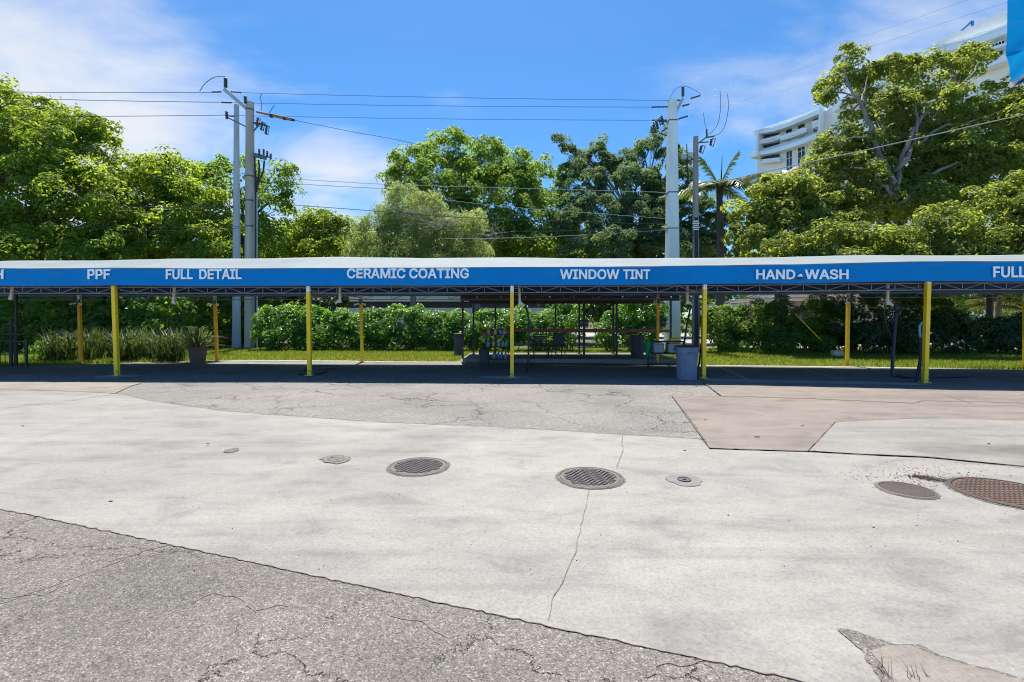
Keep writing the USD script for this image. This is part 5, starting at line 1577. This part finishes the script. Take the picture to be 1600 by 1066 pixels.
made = {}
BT = [(-0.30, 1.065, 'glassy_white', 1, 'white spray bottle at the left end of the rack top'), (-0.06, 1.065, 'glassy_amber', 0, 'amber bottle on the rack top'), (0.14, 1.065, 'glassy_blue', 1, 'blue spray bottle on the rack top beside the white one'), (0.27, 1.065, 'glassy_white', 1, 'white spray bottle on the rack top nearest the yellow post'),
      (-0.31, 0.635, 'glassy_teal', 1, 'teal spray bottle at the left of the middle shelf'), (-0.12, 0.635, 'glassy_amber', 1, 'amber bottle on the middle shelf'), (0.08, 0.635, 'glassy_white', 1, 'white spray bottle in the middle of the middle shelf'), (0.22, 0.635, 'glassy_white', 0, 'white capped bottle on the middle shelf'), (0.34, 0.635, 'glassy_teal', 0, 'teal capped bottle on the middle shelf'),
      (-0.10, 0.195, 'glassy_white', 0, 'white jug at the left of the lowest shelf'), (0.06, 0.195, 'glassy_blue', 0, 'blue jug in the middle of the lowest shelf'), (0.18, 0.195, 'glassy_blue', 1, 'blue spray bottle on the lowest shelf'), (0.32, 0.195, 'glassy_white', 0, 'white jug at the right of the lowest shelf')]
for x, z, mt, sp, lab in BT:
    loc = c + np.array([x, -0.05, z])
    if (mt, sp) in made:
        copy_of(made[(mt, sp)], 'bottle', loc, lab)
        continue
    t_ = made[(mt, sp)] = thing('bottle', lab, 'bottle', loc, 'bottles on the rack')
    bm, cm = bottle_mesh(0.05, 0.26, sp)
    obj('body', bm, M[mt], t_, smooth=40)
    obj('cap', cm, M['black_plastic'] if not sp else M['glassy_white'], t_)
# a small dark wheeled vacuum beside the rack
vc = thing('vacuum_cleaner', 'small dark wheeled vacuum cleaner at the foot of the bottle rack', 'vacuum cleaner', c + np.array([-0.45, -0.35, 0]))
mb = MB()
mb.lathe([(0, 0.08), (0.17, 0.08), (0.18, 0.12), (0.18, 0.42), (0, 0.42)], n=18)
obj('tank', mb, M['bin_dark'], vc, smooth=40)
mb = MB()
mb.lathe([(0.19, 0.42), (0.19, 0.46), (0.16, 0.56), (0.08, 0.6), (0, 0.6)], n=18)
obj('motor_head', mb, M['black_plastic'], vc, smooth=40)
for k in range(4):
    mb = MB()
    a = k * np.pi / 2 + 0.7
    mb.lathe([(0, -0.02), (0.045, -0.02), (0.045, 0.02), (0, 0.02)], n=10)
    v, f = mb.arr()
    obj('wheel', (v[:, [0, 2, 1]] + [0.17 * math.cos(a), 0.17 * math.sin(a), 0.045], f), M['black'], vc)

# black fence at the far left
fb = G(12, 573)
fc = thing('fence', 'black metal fence panels at the far left edge', 'fence', fb)
for x, d, h_ in ((-6, 16.4, 1.5), (18, 16.6, 1.6), (25.5, 16.6, 2.6), (41.5, 16.2, 0.95)):
    p_ = at(x, 500, d)
    mb = MB()
    mb.bar(np.array([p_[0], d, 0]) - fb, np.array([p_[0], d, h_]) - fb, 0.06)
    obj('post', mb, M['black'], fc)
for z, x1 in ((1.45, 25), (1.12, 41), (0.86, 41), (0.40, 25)):
    mb = MB()
    mb.bar(at(-60, 500, 16.5) * [1, 1, 0] + [0, 0, z] - fb, at(x1, 500, 16.5) * [1, 1, 0] + [0, 0, z] - fb, 0.035)
    obj('rail', mb, M['black'], fc)
for i, x in enumerate(np.arange(-55, 25, 7.0)):
    p_ = at(x, 500, 16.5)
    mb = MB()
    mb.bar(np.array([p_[0], p_[1], 0.1]) - fb, np.array([p_[0], p_[1], 1.1]) - fb, 0.016)
    obj('bar', mb, M['black'], fc)

# guy wire guard, stone and valve box on the right lawn
a, b_ = at(1284, 533, 22.4), at(1243, 491, 22.4)
gg = thing('guy_guard', 'yellow plastic guard on a slanted guy wire by the mottled hedge', 'guy guard', a)
mb = MB()
mb.tube([[0, 0, 0], b_ - a], [0.026, 0.018], 8)
obj('sleeve', mb, M['yellow'], gg, smooth=40)
mb = MB()
mb.tube([(a - b_) * 0.3 * [1, 1, 1], (b_ - a) * 1.4], 0.01, 5)
obj('wire', mb, M['hardware'], gg)
st = at(1308, 549, 20.5)
mb = MB()
mb.box((0, 0, 0.17), (0.44, 0.30, 0.26), bev=0.05)
mb.box((0, 0, 0.03), (0.36, 0.24, 0.1))
v, f = mb.arr()
v = v + 0.03 * (meshkit.fbm(v * 6, 2)[:, None] - 0.5)
obj('stone_block', (v + [st[0], st[1], 0], f), M['stone'], label='pale stone block on the grass beside the rightmost back post', cat='stone')

# ------------------------------------------------------------------ utility poles and wires
def ins(mb_, a, b_, r, discs=5):
    """ribbed insulator from a to b"""
    a, b_ = np.asarray(a, float), np.asarray(b_, float)
    s_ = np.linspace(0, 1, discs * 2 + 1)
    mb_.tube(a + (b_ - a) * s_[:, None], np.where(np.arange(len(s_)) % 2, r, r * 0.55), 8)
    return mb_


def pole(label, px, ytop, ybase_d, r0, r1, mt, square=False, name='utility_pole'):
    d = ybase_d
    c_ = at(px, 500, d)
    top = at(px, ytop, d)[2]
    b = np.array([c_[0], d, 0.0])
    t_ = thing(name, label, 'utility pole', b)
    mb = MB()
    if square:
        q0, q1, ch = r0, r1, 0.18
        def sq(h, z):
            e = h * ch
            return [[-h + e, -h, z], [h - e, -h, z], [h, -h + e, z], [h, h - e, z], [h - e, h, z], [-h + e, h, z], [-h, h - e, z], [-h, -h + e, z]]
        v = np.array(sq(q0, -0.1) + sq(q1, top))
        f = [[i, (i + 1) % 8, 8 + (i + 1) % 8] for i in range(8)] + [[i, 8 + (i + 1) % 8, 8 + i] for i in range(8)] + [[8, 8 + i, 8 + i + 1] for i in range(1, 7)]
        mb.add(v, f)
    else:
        mb.tube([[0, 0, -0.1], [0, 0, top * 0.5], [0, 0, top]], [r0, (r0 + r1) / 2, r1], 18)
    obj('shaft', mb, M[mt], t_, smooth=35)
    return t_, b


DP = 26.7
pa, ba = pole('slim blue-grey concrete pole, left of the pair by the tall grass', 369.6, 164, DP + 0.6, 0.235, 0.13, 'pole_grey')
R = lambda px, py, d, b: at(px, py, d) - b
# arm with top insulator on the slim pole
mb = MB()
mb.bar(R(351, 140, DP, ba), R(388, 172, DP, ba), 0.2, 0.2)
obj('arm', mb, M['pole_grey'], pa)
mb = MB()
ins(mb, R(352.5, 137, DP, ba), R(352.5, 122, DP, ba), 0.11, 6)
obj('post_insulator', mb, M['insulator'], pa)
for q in (((331, 144), (346, 143.6)), ((361, 143.5), (377, 144.5)), ((346, 160), (362, 160.5))):
    mb = MB()
    ins(mb, R(*q[0], DP, ba), R(*q[1], DP, ba), 0.055, 6)
    obj('strain_insulator', mb, M['insulator'], pa)
mb = MB()
mb.tube(smooth_path([R(312, 143, DP, ba), R(320, 131, DP, ba), R(335, 121, DP, ba), R(352, 120, DP, ba)], 5), 0.018, 5)
obj('jumper', mb, M['wire'], pa)
mb = MB()
mb.bar(R(354, 183, DP, ba), R(384, 198, DP, ba), 0.06)
mb.bar(R(366, 182, DP, ba), R(354, 181, DP, ba), 0.06)
obj('side_bracket', mb, M['hardware'], pa)
mb = MB()
ins(mb, R(354.5, 186, DP, ba), R(354, 174, DP, ba), 0.09, 4)
obj('post_insulator', mb, M['insulator'], pa)

pb, bb_ = pole('thick brownish concrete pole with switchgear, right of the pair', 390.5, 160, DP, 0.29, 0.21, 'pole_spun')
mb = MB()
ins(mb, R(383.5, 162, DP - .2, bb_), R(383.5, 150, DP - .2, bb_), 0.10, 4)
obj('post_insulator', mb, M['insulator'], pb)
mb = MB()
mb.bar(R(396, 192, DP - .3, bb_), R(416, 196, DP - .3, bb_), 0.09)
mb.bar(R(396, 205, DP - .3, bb_), R(404, 196, DP - .3, bb_), 0.06)
obj('cutout_bracket', mb, M['hardware'], pb)
for x in (402, 409, 416):
    mb = MB()
    y0 = 184 + (x - 402) * 0.9
    ins(mb, R(x - 1, y0 + 13, DP - .5, bb_), R(x + 1, y0, DP - .5, bb_), 0.075, 4)
    mb.tube([R(x + 1, y0, DP - .5, bb_), R(x + 5, y0 + 1, DP - .5, bb_), R(x + 2.5, y0 + 14, DP - .5, bb_), R(x - 1, y0 + 13, DP - .5, bb_)], 0.03, 5)
    obj('fuse_cutout', mb, M['insulator'], pb)
mb = MB()
mb.bar(R(396, 242, DP - .3, bb_), R(416, 247, DP - .3, bb_), 0.12, 0.22)
mb.bar(R(400, 243, DP - .3, bb_), R(422, 246, DP - .3, bb_), 0.05)
obj('lower_bracket', mb, M['hardware'], pb)
for x, y in ((405, 242), (412, 242), (417.5, 245), (423, 249)):
    mb = MB()
    ins(mb, R(x, y, DP - .4, bb_), R(x, y - 9, DP - .4, bb_), 0.07, 3)
    obj('arrester', mb, M['insulator'], pb)
for pl in ([(398, 240), (398.5, 270), (399, 300), (399, 545)], [(404, 250), (405, 265), (402, 285), (400, 300)], [(413, 251), (411, 268), (404, 285), (400.5, 300)]):
    mb = MB()
    mb.tube(smooth_path([R(x, y, DP - .25, bb_) for x, y in pl], 5), 0.045, 6)
    obj('cable_riser', mb, M['wire'], pb)
mb = MB()
mb.tube([R(399.8, 300, DP - .1, bb_), R(399.8, 545, DP - .1, bb_)], 0.10, 8)
obj('conduit', mb, M['pole_grey'], pb, smooth=40)
for yy in (172, 276, 314, 354):
    mb = MB()
    rr = 0.21 + (yy - 160) / 385 * 0.08 + 0.012
    z = at(390, yy, DP)[2]
    mb.lathe([(rr, -0.04), (rr, 0.04)], (0, 0, z), 18)
    obj('band', mb, M['hardware'], pb)
# orange fibreglass strain rod
mb = MB()
mb.tube([R(401, 175, DP - .2, bb_), R(424, 180, DP - .2, bb_), R(426, 180.5, DP - .2, bb_), R(456, 187, DP - .2, bb_)], [0.055, 0.06, 0.09, 0.085], 8)
rod = obj('strain_rod', mb, M['fibreglass'], pb, smooth=40)
for q, w_ in (((424, 181), 0.11), ((445, 185), 0.105), ((458, 187.5), 0.07)):
    mb = MB()
    a = R(*q, DP - .2, bb_)
    mb.tube([a - [0.06, 0, -0.015], a + [0.06, 0, -0.015]], w_, 8)
    obj('clamp', mb, M['black'], rod)
for pl in ([(408, 173), (409, 160), (406, 154), (409, 147)], [(421, 177), (425, 170), (429, 164)]):
    mb = MB()
    mb.tube(smooth_path([R(x, y, DP - .2, bb_) for x, y in pl], 4), 0.016, 5)
    obj('jumper', mb, M['wire'], pb)

DS = 26.0
ps, bs = pole('thick square pale blue concrete pole beside the WINDOW TINT lettering', 1050.2, 157, DS, 0.375, 0.215, 'pole_square', square=True)
mb = MB()
mb.bar(R(1054, 178, DS, bs), R(1062, 163, DS, bs), 0.16)
mb.bar(R(1062, 163, DS, bs), R(1067, 154, DS, bs), 0.14)
obj('arm', mb, M['pole_grey'], ps)
mb = MB()
ins(mb, R(1067, 151, DS, bs), R(1067, 135, DS, bs), 0.09, 6)
obj('post_insulator', mb, M['insulator'], ps)
for q in (((1043, 157), (1064, 156.8)), ((1018, 167.5), (1043, 167)), ((1019, 188), (1042, 188)), ((1079, 154), (1094, 149.5)), ((1066, 166), (1077, 162.8)), ((1060, 186), (1075, 181.5))):
    mb = MB()
    ins(mb, R(*q[0], DS, bs), R(*q[1], DS - (0.3 if q[0][0] > 1055 else 0), bs), 0.055, 6)
    obj('strain_insulator', mb, M['insulator'], ps)
for pl in ([(1067, 134), (1055, 140), (1046, 155)], [(1067, 134), (1080, 138), (1096, 148)]):
    mb = MB()
    mb.tube(smooth_path([R(x, y, DS, bs) for x, y in pl], 4), 0.010, 5)
    obj('jumper', mb, M['wire'], ps)
mb = MB()
mb.bar(R(1043, 200, DS - .4, bs), R(1034, 206, DS - .4, bs), 0.08)
mb.bar(R(1042, 190, DS - .4, bs), R(1024, 188, DS - .4, bs), 0.07)
mb.bar(R(1042, 212, DS - .4, bs), R(1030, 208, DS - .4, bs), 0.06)
obj('cutout_bracket', mb, M['hardware'], ps)
for x, y in ((1033, 181), (1025, 188), (1021, 194)):
    mb = MB()
    ins(mb, R(x + 3, y + 14, DS - .5, bs), R(x, y, DS - .5, bs), 0.09, 4)
    mb.tube([R(x, y, DS - .5, bs), R(x - 4, y + 3, DS - .5, bs), R(x - 1, y + 15, DS - .5, bs)], 0.035, 5)
    obj('fuse_cutout', mb, M['insulator'], ps)
for yy in (190, 302, 358):
    z = at(1050, yy, DS)[2]
    hw = 0.215 + (yy - 157) / 385 * 0.16 + 0.01
    mb = MB()
    mb.box((0, 0, z), (2 * hw, 2 * hw, 0.06))
    obj('band', mb, M['hardware'] if yy != 358 else M['fibreglass'], ps)

DW = 24.2
pw, bw = pole('weathered wooden pole right of the square pole, with a cable coil', 1087, 214, DW, 0.20, 0.125, 'pole_wood')
mb = MB()
mb.bar(R(1091, 224, DW, bw), R(1103, 215, DW, bw), 0.06)
mb.bar(R(1091, 223, DW, bw), R(1107, 222, DW, bw), 0.05)
mb.bar(R(1103, 215, DW, bw), R(1116, 213, DW, bw), 0.06)
obj('cutout_bracket', mb, M['hardware'], pw)
mb = MB()
ins(mb, R(1104.5, 214, DW, bw), R(1104, 202, DW, bw), 0.055, 4)
obj('arrester', mb, M['insulator'], pw)
for x, y in ((1112, 217), (1096, 228)):
    mb = MB()
    ins(mb, R(x - 2, y + 10, DW - .1, bw), R(x, y, DW - .1, bw), 0.075, 4)
    mb.tube([R(x, y, DW - .1, bw), R(x + 6, y, DW - .1, bw), R(x + 2, y + 12, DW - .1, bw), R(x - 2, y + 10, DW - .1, bw)], 0.03, 5)
    obj('fuse_cutout', mb, M['insulator'], pw)
mb = MB()
mb.tube([R(1073, 225, DW, bw), R(1073.5, 262, DW, bw), R(1076, 280, DW, bw)], [0.02, 0.04, 0.04], 6)
mb.bar(R(1074, 252, DW, bw), R(1085, 248, DW, bw), 0.05)
obj('riser', mb, M['wire'], pw)
for x, y in ((1069, 245), (1078, 242)):
    mb = MB()
    mb.box(R(x, y, DW - .1, bw), (0.22, 0.2, 0.24), bev=0.02)
    obj('terminal_box', mb, M['pole_grey'], pw)
mb = MB()
th = np.linspace(0, 6 * np.pi, 70)
cc = R(1074, 366, DW - .2, bw)
mb.tube(np.column_stack([cc[0] + (0.25 + 0.02 * np.sin(th * .37)) * np.cos(th), cc[1] + 0.03 * np.sin(th * .3), cc[2] + 0.25 * np.sin(th)]), 0.022, 5)
obj('cable_coil', mb, M['wire'], pw)
mb = MB()
mb.tube([R(1088, 340, DW - .22, bw), R(1088, 545, DW - .22, bw)], 0.09, 8)
obj('riser_guard', mb, M['wire'], pw, smooth=40)
mb = MB()
for k in range(5):
    mb.box(R(1087.5, 346 + k * 3.2, DW - .32, bw), (0.34 if k % 2 else 0.24, 0.06, 0.05))
obj('number_plate', mb, M['white_paint'], pw)


def wire(label, pts, r=0.013, mt='wire', sag=0.0):
    """pts: (px, py, depth); a hanging line through them"""
    p_ = [at(*q) for q in pts]
    if len(p_) == 2:
        s_ = np.linspace(0, 1, 17)
        q = p_[0] + (p_[1] - p_[0]) * s_[:, None]
        q[:, 2] -= sag * 4 * s_ * (1 - s_)
    else:
        q = smooth_path(p_, 8)
    mb = MB()
    mb.tube(q, r * 0.72, 5)
    return obj('power_line', mb, M[mt], smooth=True, label=label, cat='wire')


wire('topmost wire running left from the slim pole', [(-60, 142.5, 27.5), (331, 144.5, DP)], 0.022, sag=0.05)
wire('second wire from the top running left from the slim pole', [(-60, 151, 27.5), (347, 160, DP)], 0.022, sag=0.05)
wire('third wire from the top running left, into the tallest tree', [(-60, 181, 27.5), (354, 180, DP)], 0.022, sag=0.05)
wire('topmost wire between the slim pole and the square pole', [(377, 145, DP), (1043, 157, DS)], 0.015, sag=0.06)
wire('second wire between the slim pole and the square pole', [(362, 160.5, DP), (1018, 167.5, DS)], 0.015, sag=0.06)
wire('third wire between the pole pair and the square pole', [(356, 180.5, DP), (1019, 188, DS)], 0.014, sag=0.06)
wire('wire falling from the orange rod into the central tree', [(457, 187.5, DP), (545, 205, DP + 1), (640, 223, DP + 2), (800, 262, DP + 4)], 0.018)
wire('upper pale cable across the central tree to the square pole', [(400, 276, DP), (600, 288, 26.4), (800, 294, 26.2), (1043, 301, DS)], 0.020, 'wire_pale')
wire('thin cable just below the upper pale cable across the central tree', [(400, 284, DP), (560, 293, 26.4), (800, 305, 26.2), (1043, 311, DS)], 0.016)
wire('black cable dipping across the pale feathery tree', [(398, 316, DP), (560, 328, 26.4), (690, 338, 26.2), (800, 343, 26.2), (1043, 351, DS)], 0.024)
wire('cable across the central tree at mid height', [(690, 312, 26.3), (800, 324, 26.2), (920, 333, 26.0), (1043, 342, DS)], 0.016, 'wire_pale')
wire('long dark cable low across trees from pole pair to square pole', [(398, 355, DP), (560, 360, 26.4), (800, 362.5, 26.2), (1043, 357, DS)], 0.020)
wire('lowest pale cable rising to the square pole', [(690, 373, 26.3), (800, 372, 26.2), (940, 366, 26.0), (1043, 359, DS)], 0.020, 'wire_pale')
wire('dark cable across the left trees into the pole pair', [(-60, 294, 27), (100, 313, 26), (210, 323, 25.8), (366, 325, DP)], 0.024)
wire('cable sagging low across the tallest tree, upper of two', [(-60, 322, 26), (90, 346, 25.6), (220, 356, 25.6), (384, 354, DP)], 0.018)
wire('cable sagging low across the tallest tree, lower of two', [(-60, 326, 25.6), (90, 353, 25.4), (260, 361, 25.6), (384, 356, DP)], 0.018)
wire('bright pale cable rising from the square pole across the big right tree', [(1058, 301, DS), (1180, 272, 24), (1360, 233, 21.5), (1640, 170, 18.5)], 0.030, 'wire_pale')
wire('highest thin wire running off to the top right corner', [(1094, 149, DS), (1300, 75, 22), (1540, -10, 18.5)], 0.007, 'hardware')
wire('second thin wire running off to the top right corner', [(1077, 162.5, DS), (1330, 83, 22), (1600, -5, 18.5)], 0.007, 'hardware')
wire('third thin wire passing over the big right tree and tower', [(1075, 181.5, DS), (1300, 120, 22), (1480, 72, 19.5), (1640, 22, 17.5)], 0.007, 'hardware')
wire('thin cable descending behind the wooden pole towards the ramp', [(1091, 345, DW), (1140, 374, DW + .4), (1180, 412, DW + 1)], 0.014)
wire('looping lead hanging under the high wires, left strand', [(1125, 142, 24.6), (1126, 165, 24.5), (1122, 192, 24.4), (1112, 207, 24.3), (1106, 210, 24.2)], 0.018)
wire('looping lead hanging under the high wires, right strand', [(1137, 147, 24.6), (1138, 170, 24.5), (1133, 195, 24.4), (1125, 208, 24.3), (1114, 213, 24.2)], 0.018)
wire('short lead hanging beside the wooden pole top', [(1099, 176, 24.8), (1101, 190, 24.5), (1104, 202, 24.2)], 0.016)

# ------------------------------------------------------------------ covers in the drive
def disc_poly(mb, c_, r, z, n=40, rin=None):
    a = np.linspace(0, 2 * np.pi, n, endpoint=False)
    o = np.column_stack([c_[0] + r * np.cos(a), c_[1] + r * np.sin(a), np.full(n, z)])
    if rin is None:
        mb.add(np.vstack([o, [c_[0], c_[1], z]]), np.stack([np.arange(n), (np.arange(n) + 1) % n, np.full(n, n)], 1))
    else:
        i_ = np.column_stack([c_[0] + rin * np.cos(a), c_[1] + rin * np.sin(a), np.full(n, z)])
        k = np.arange(n)
        mb.add(np.vstack([o, i_]), np.stack([k, (k + 1) % n, n + (k + 1) % n, n + k], 1))
    return mb


def dirt_ring(g, r, w, seed):
    rr_ = np.random.default_rng(seed)
    a = np.linspace(0, 2 * np.pi, 60)
    q = r * (1 + 0.012 * rr_.normal(size=60))
    q[-1] = q[0]
    mb = MB()
    mb.ribbon(np.column_stack([g[0] + q * np.cos(a), g[1] + q * np.sin(a), 0 * a]), w, 0.0165, rr_)
    obj('dirt_ring', mb, M['joint'], drv)


def manhole(label, px, py, r, ang):
    g = G(px, py)
    dirt_ring(g, r * 1.045, 0.022, int(px))
    t_ = thing('manhole_cover', label, 'manhole cover', (g[0], g[1], 0.012))
    mb = MB()
    mb.lathe([(r * 1.03, -0.01), (r * 1.03, 0.008), (r * 1.01, 0.012), (r * 0.965, 0.012), (r * 0.955, 0.002)], n=56)
    obj('rim', mb, M['iron'], t_, smooth=30)
    mb = MB()
    mb.lathe([(r * 0.945, 0.0), (r * 0.94, 0.011), (r * 0.83, 0.011), (r * 0.82, 0.005), (0, 0.005)], n=56)
    obj('lid', mb, M['iron'], t_, smooth=30)
    tr_ = MB()
    s_ = 0.052
    ca, sa = math.cos(ang), math.sin(ang)
    for i in range(-8, 9):
        for j in range(-8, 9):
            x, y = i * s_ + (s_ / 2 if j % 2 else 0), j * s_ * 0.62
            if x * x + y * y < (r * 0.78) ** 2:
                tr_.box((x * ca - y * sa, x * sa + y * ca, 0.0095), (0.036, 0.019, 0.011), rz=ang + (0.6 if (i + j) % 2 else -0.6))
    obj('tread_blocks', tr_, M['iron_dark'], t_, kind='stuff')
    mb = MB()
    mb.box((-r * 0.55, -r * 0.62, 0.0125), (0.05, 0.03, 0.004), rz=0.6)
    obj('pick_slot', mb, M['black'], t_)
    return t_


manhole('round iron manhole cover with raised blocks, the left one of the two', 654, 731, 0.315, 0.2)
manhole('round iron manhole cover with raised blocks on the long crack, right of the other', 922, 748.5, 0.32, 0.1)
# small valve in its concrete collar
g = G(1069, 752.5)
vv = thing('valve_cover', 'small iron valve cap in a round grey collar right of the manholes', 'valve cover', (g[0], g[1], 0.012))
mb = MB()
a = np.linspace(0, 2 * np.pi, 30, endpoint=False)
rr = 0.175 * (1 + 0.06 * np.sin(3 * a) + 0.03 * RG.normal(size=30))
mb.poly(np.column_stack([rr * np.cos(a), rr * np.sin(a), 0 * a]), 0.005)
obj('collar', mb, M['collar_grey'], vv)
mb = MB()
mb.lathe([(0.066, 0.004), (0.066, 0.016), (0.055, 0.018), (0.05, 0.010), (0, 0.010)], n=24)
obj('cap', mb, M['iron_dark'], vv, smooth=30)
mb = MB()
mb.box((0, 0, 0.014), (0.03, 0.03, 0.01))
obj('key_nut', mb, M['iron_dark'], vv)
# plain cover with two holes
g = G(1416, 768)
dirt_ring(g, 0.232, 0.02, 3)
cv = thing('access_cover', 'plain dull round cover with two lifting holes, left of the rusty one', 'access cover', (g[0], g[1], 0.012))
mb = MB()
mb.lathe([(0.222, -0.01), (0.222, 0.008), (0.212, 0.011), (0.205, 0.011), (0.203, 0.004)], n=44)
obj('rim', mb, M['iron'], cv, smooth=30)
mb = MB()
mb.lathe([(0.2, 0.003), (0.198, 0.009), (0, 0.011)], n=44)
obj('lid', mb, M['rust_dull'], cv, smooth=30)
for sx in (-0.035, 0.035):
    mb = MB()
    mb.lathe([(0.016, 0.0112), (0.014, 0.0122), (0, 0.0122)], (sx, 0.01, 0), 10)
    obj('lifting_hole', mb, M['black'], cv)
# big rusty cover at the right edge
g = G(1581, 774)
dirt_ring(g, 0.458, 0.025, 4)
rc = thing('access_cover', 'large rusty red-brown cover cut by the right edge of the picture', 'access cover', (g[0], g[1], 0.012))
mb = MB()
mb.lathe([(0.445, -0.01), (0.445, 0.010), (0.435, 0.013), (0.41, 0.013), (0.407, 0.004)], n=60)
obj('rim', mb, M['rust_dull'], rc, smooth=30)
mb = MB()
mb.lathe([(0.403, 0.003), (0.40, 0.010), (0, 0.011)], n=60)
obj('lid', mb, M['rust'], rc, smooth=30)
tr_ = MB()
for i in range(-8, 9):
    for j in range(-8, 9):
        x, y = i * 0.045, j * 0.045
        if x * x + y * y < 0.375 ** 2:
            tr_.box((x, y, 0.0115), (0.032, 0.032, 0.006))
obj('tread_blocks', tr_, M['rust'], rc, kind='stuff')
# litter and specks around it
lit = MB()
rl = np.random.default_rng(70)
trail = [(1430, 747), (1445, 749), (1455, 751), (1470, 753), (1485, 755), (1495, 758), (1500, 765)]
for px, py in trail:
    n_ = 60 if px < 1460 else 34
    for _ in range(n_):
        g = G(px + rl.normal(0, 6), py + rl.normal(0, 1.4))
        s_ = rl.uniform(0.006, 0.018)
        lit.box((g[0], g[1], 0.016 + rl.uniform(0, 0.006)), (s_, s_ * rl.uniform(0.4, 0.9), 0.006), rz=rl.uniform(0, 3))
for _ in range(330):
    g = G(rl.normal(1440, 50), rl.normal(748, 11))
    s_ = rl.uniform(0.004, 0.010)
    lit.box((g[0], g[1], 0.014), (s_, s_, 0.005), rz=rl.uniform(0, 3))
obj('leaf_litter', lit, M['debris'], label='dark brown leaf litter trail beside the rusty cover', cat='leaf litter', kind='stuff')
lit = MB()
for _ in range(110):
    g = G(rl.uniform(0, 1600), rl.uniform(640, 900))
    s_ = rl.uniform(0.003, 0.009)
    lit.box((g[0], g[1], 0.014), (s_, s_ * rl.uniform(0.3, 1), 0.005), rz=rl.uniform(0, 3))
for px, py, L in ((173, 786, 0.045), (325, 697, 0.06), (36, 668, 0.06), (1070, 706, 0.05), (1138, 808, 0.02), (1365, 827, 0.02), (1254, 668, 0.06), (1102, 659, 0.05), (1183, 686, 0.09), (1545, 697, 0.06)):
    g = G(px, py)
    lit.box((g[0], g[1], 0.032 if g[1] > 6 else 0.016), (L * 0.7, L * 0.25, 0.005), rz=rl.uniform(-0.5, 0.5))
obj('specks', lit, M['debris'], label='scattered dark specks of dirt on the concrete drive', cat='dirt', kind='stuff')
# patched holes left of the manholes
for px, py, a_, b_, lab in ((525, 720, 0.16, 0.15, 'x'), (362, 706, 0.085, 0.09, 'x')):
    g = G(px, py)
    mb = MB()
    a = np.linspace(0, 2 * np.pi, 26, endpoint=False)
    rr = 1 + 0.12 * np.sin(2 * a + px) + 0.10 * RG.normal(size=26)
    mb.poly(np.column_stack([g[0] + a_ * rr * np.cos(a), g[1] + b_ * rr * np.sin(a), 0 * a]), 0.016)
    o = obj('asphalt_patch', mb, M['asphalt_near'], drv)
    mb = MB()
    for s_, w_ in ((1.0, 0.012), (0.55, 0.01)):
        q = np.column_stack([g[0] + a_ * s_ * rr * np.cos(a), g[1] + b_ * s_ * rr * np.sin(a), 0 * a])
        mb.ribbon(np.vstack([q, q[:1]]), w_, 0.020, RG)
    obj('patch_crack', mb, M['joint'], o)

# ------------------------------------------------------------------ near blue awning at the upper right corner
ab = np.array([4.3, 4.0, 3.6])
aw = thing('blue_awning', 'bright blue fabric awning hanging in at the top right corner', 'awning', ab)
d0 = 4.0
edge = [(1573, -60), (1574, 0), (1573.5, 60), (1571, 84), (1569.5, 88), (1576, 108), (1579, 122), (1580.5, 133)]
eL = np.array([at(x, y, d0) for x, y in edge])
tt = np.linspace(0, 1, len(edge))
ns = np.linspace(0, 1, 60)
left = np.column_stack([np.interp(ns, tt, eL[:, k]) for k in range(3)])
cols = []
for u in np.linspace(0, 1, 40):
    q = left.copy()
    xo = 1.5 * u ** 1.6
    q[:, 0] += xo
    q[:, 1] -= 0.33 * xo
    z0 = q[:, 2].copy()
    lowr = np.clip((ns - 0.30) * 2.2, 0, 1)
    q[:, 1] += lowr * (0.045 * np.sin(z0 * 13.0 - xo * 17.0) + 0.018 * np.sin(z0 * 31.0 - xo * 30.0 + 1.0)) * min(1.0, 0.3 + 6 * xo)
    q[:, 2] += 0.74 * min(xo, 0.45) * ns ** 4
    cols.append(q)
k = len(ns)
v = np.vstack(cols) - ab
i, j = np.meshgrid(np.arange(len(cols) - 1), np.arange(k - 1), indexing='ij')
i, j = i.ravel(), j.ravel()
obj('fabric', MB().add(v, np.stack([i * k + j, i * k + j + 1, (i + 1) * k + j + 1, (i + 1) * k + j], 1)), M['blue_near'], aw, smooth=True)
hem = np.array([c_[-1] for c_ in cols]) - ab
mb = MB()
mb.tube(hem, 0.022, 8)
obj('hem_bar', mb, M['pvc'], aw, smooth=True)
lo = hem + np.array([0.02, 0.03, -0.012])
mb = MB()
mb.add(np.vstack([lo, lo + np.array([0, -1.1, 0.0])]), np.stack([np.arange(len(lo) - 1), np.arange(1, len(lo)), len(lo) + np.arange(1, len(lo)), len(lo) + np.arange(len(lo) - 1)], 1))
obj('underside', mb, M['navy'], aw)

print('leaves', LEAVES[0])
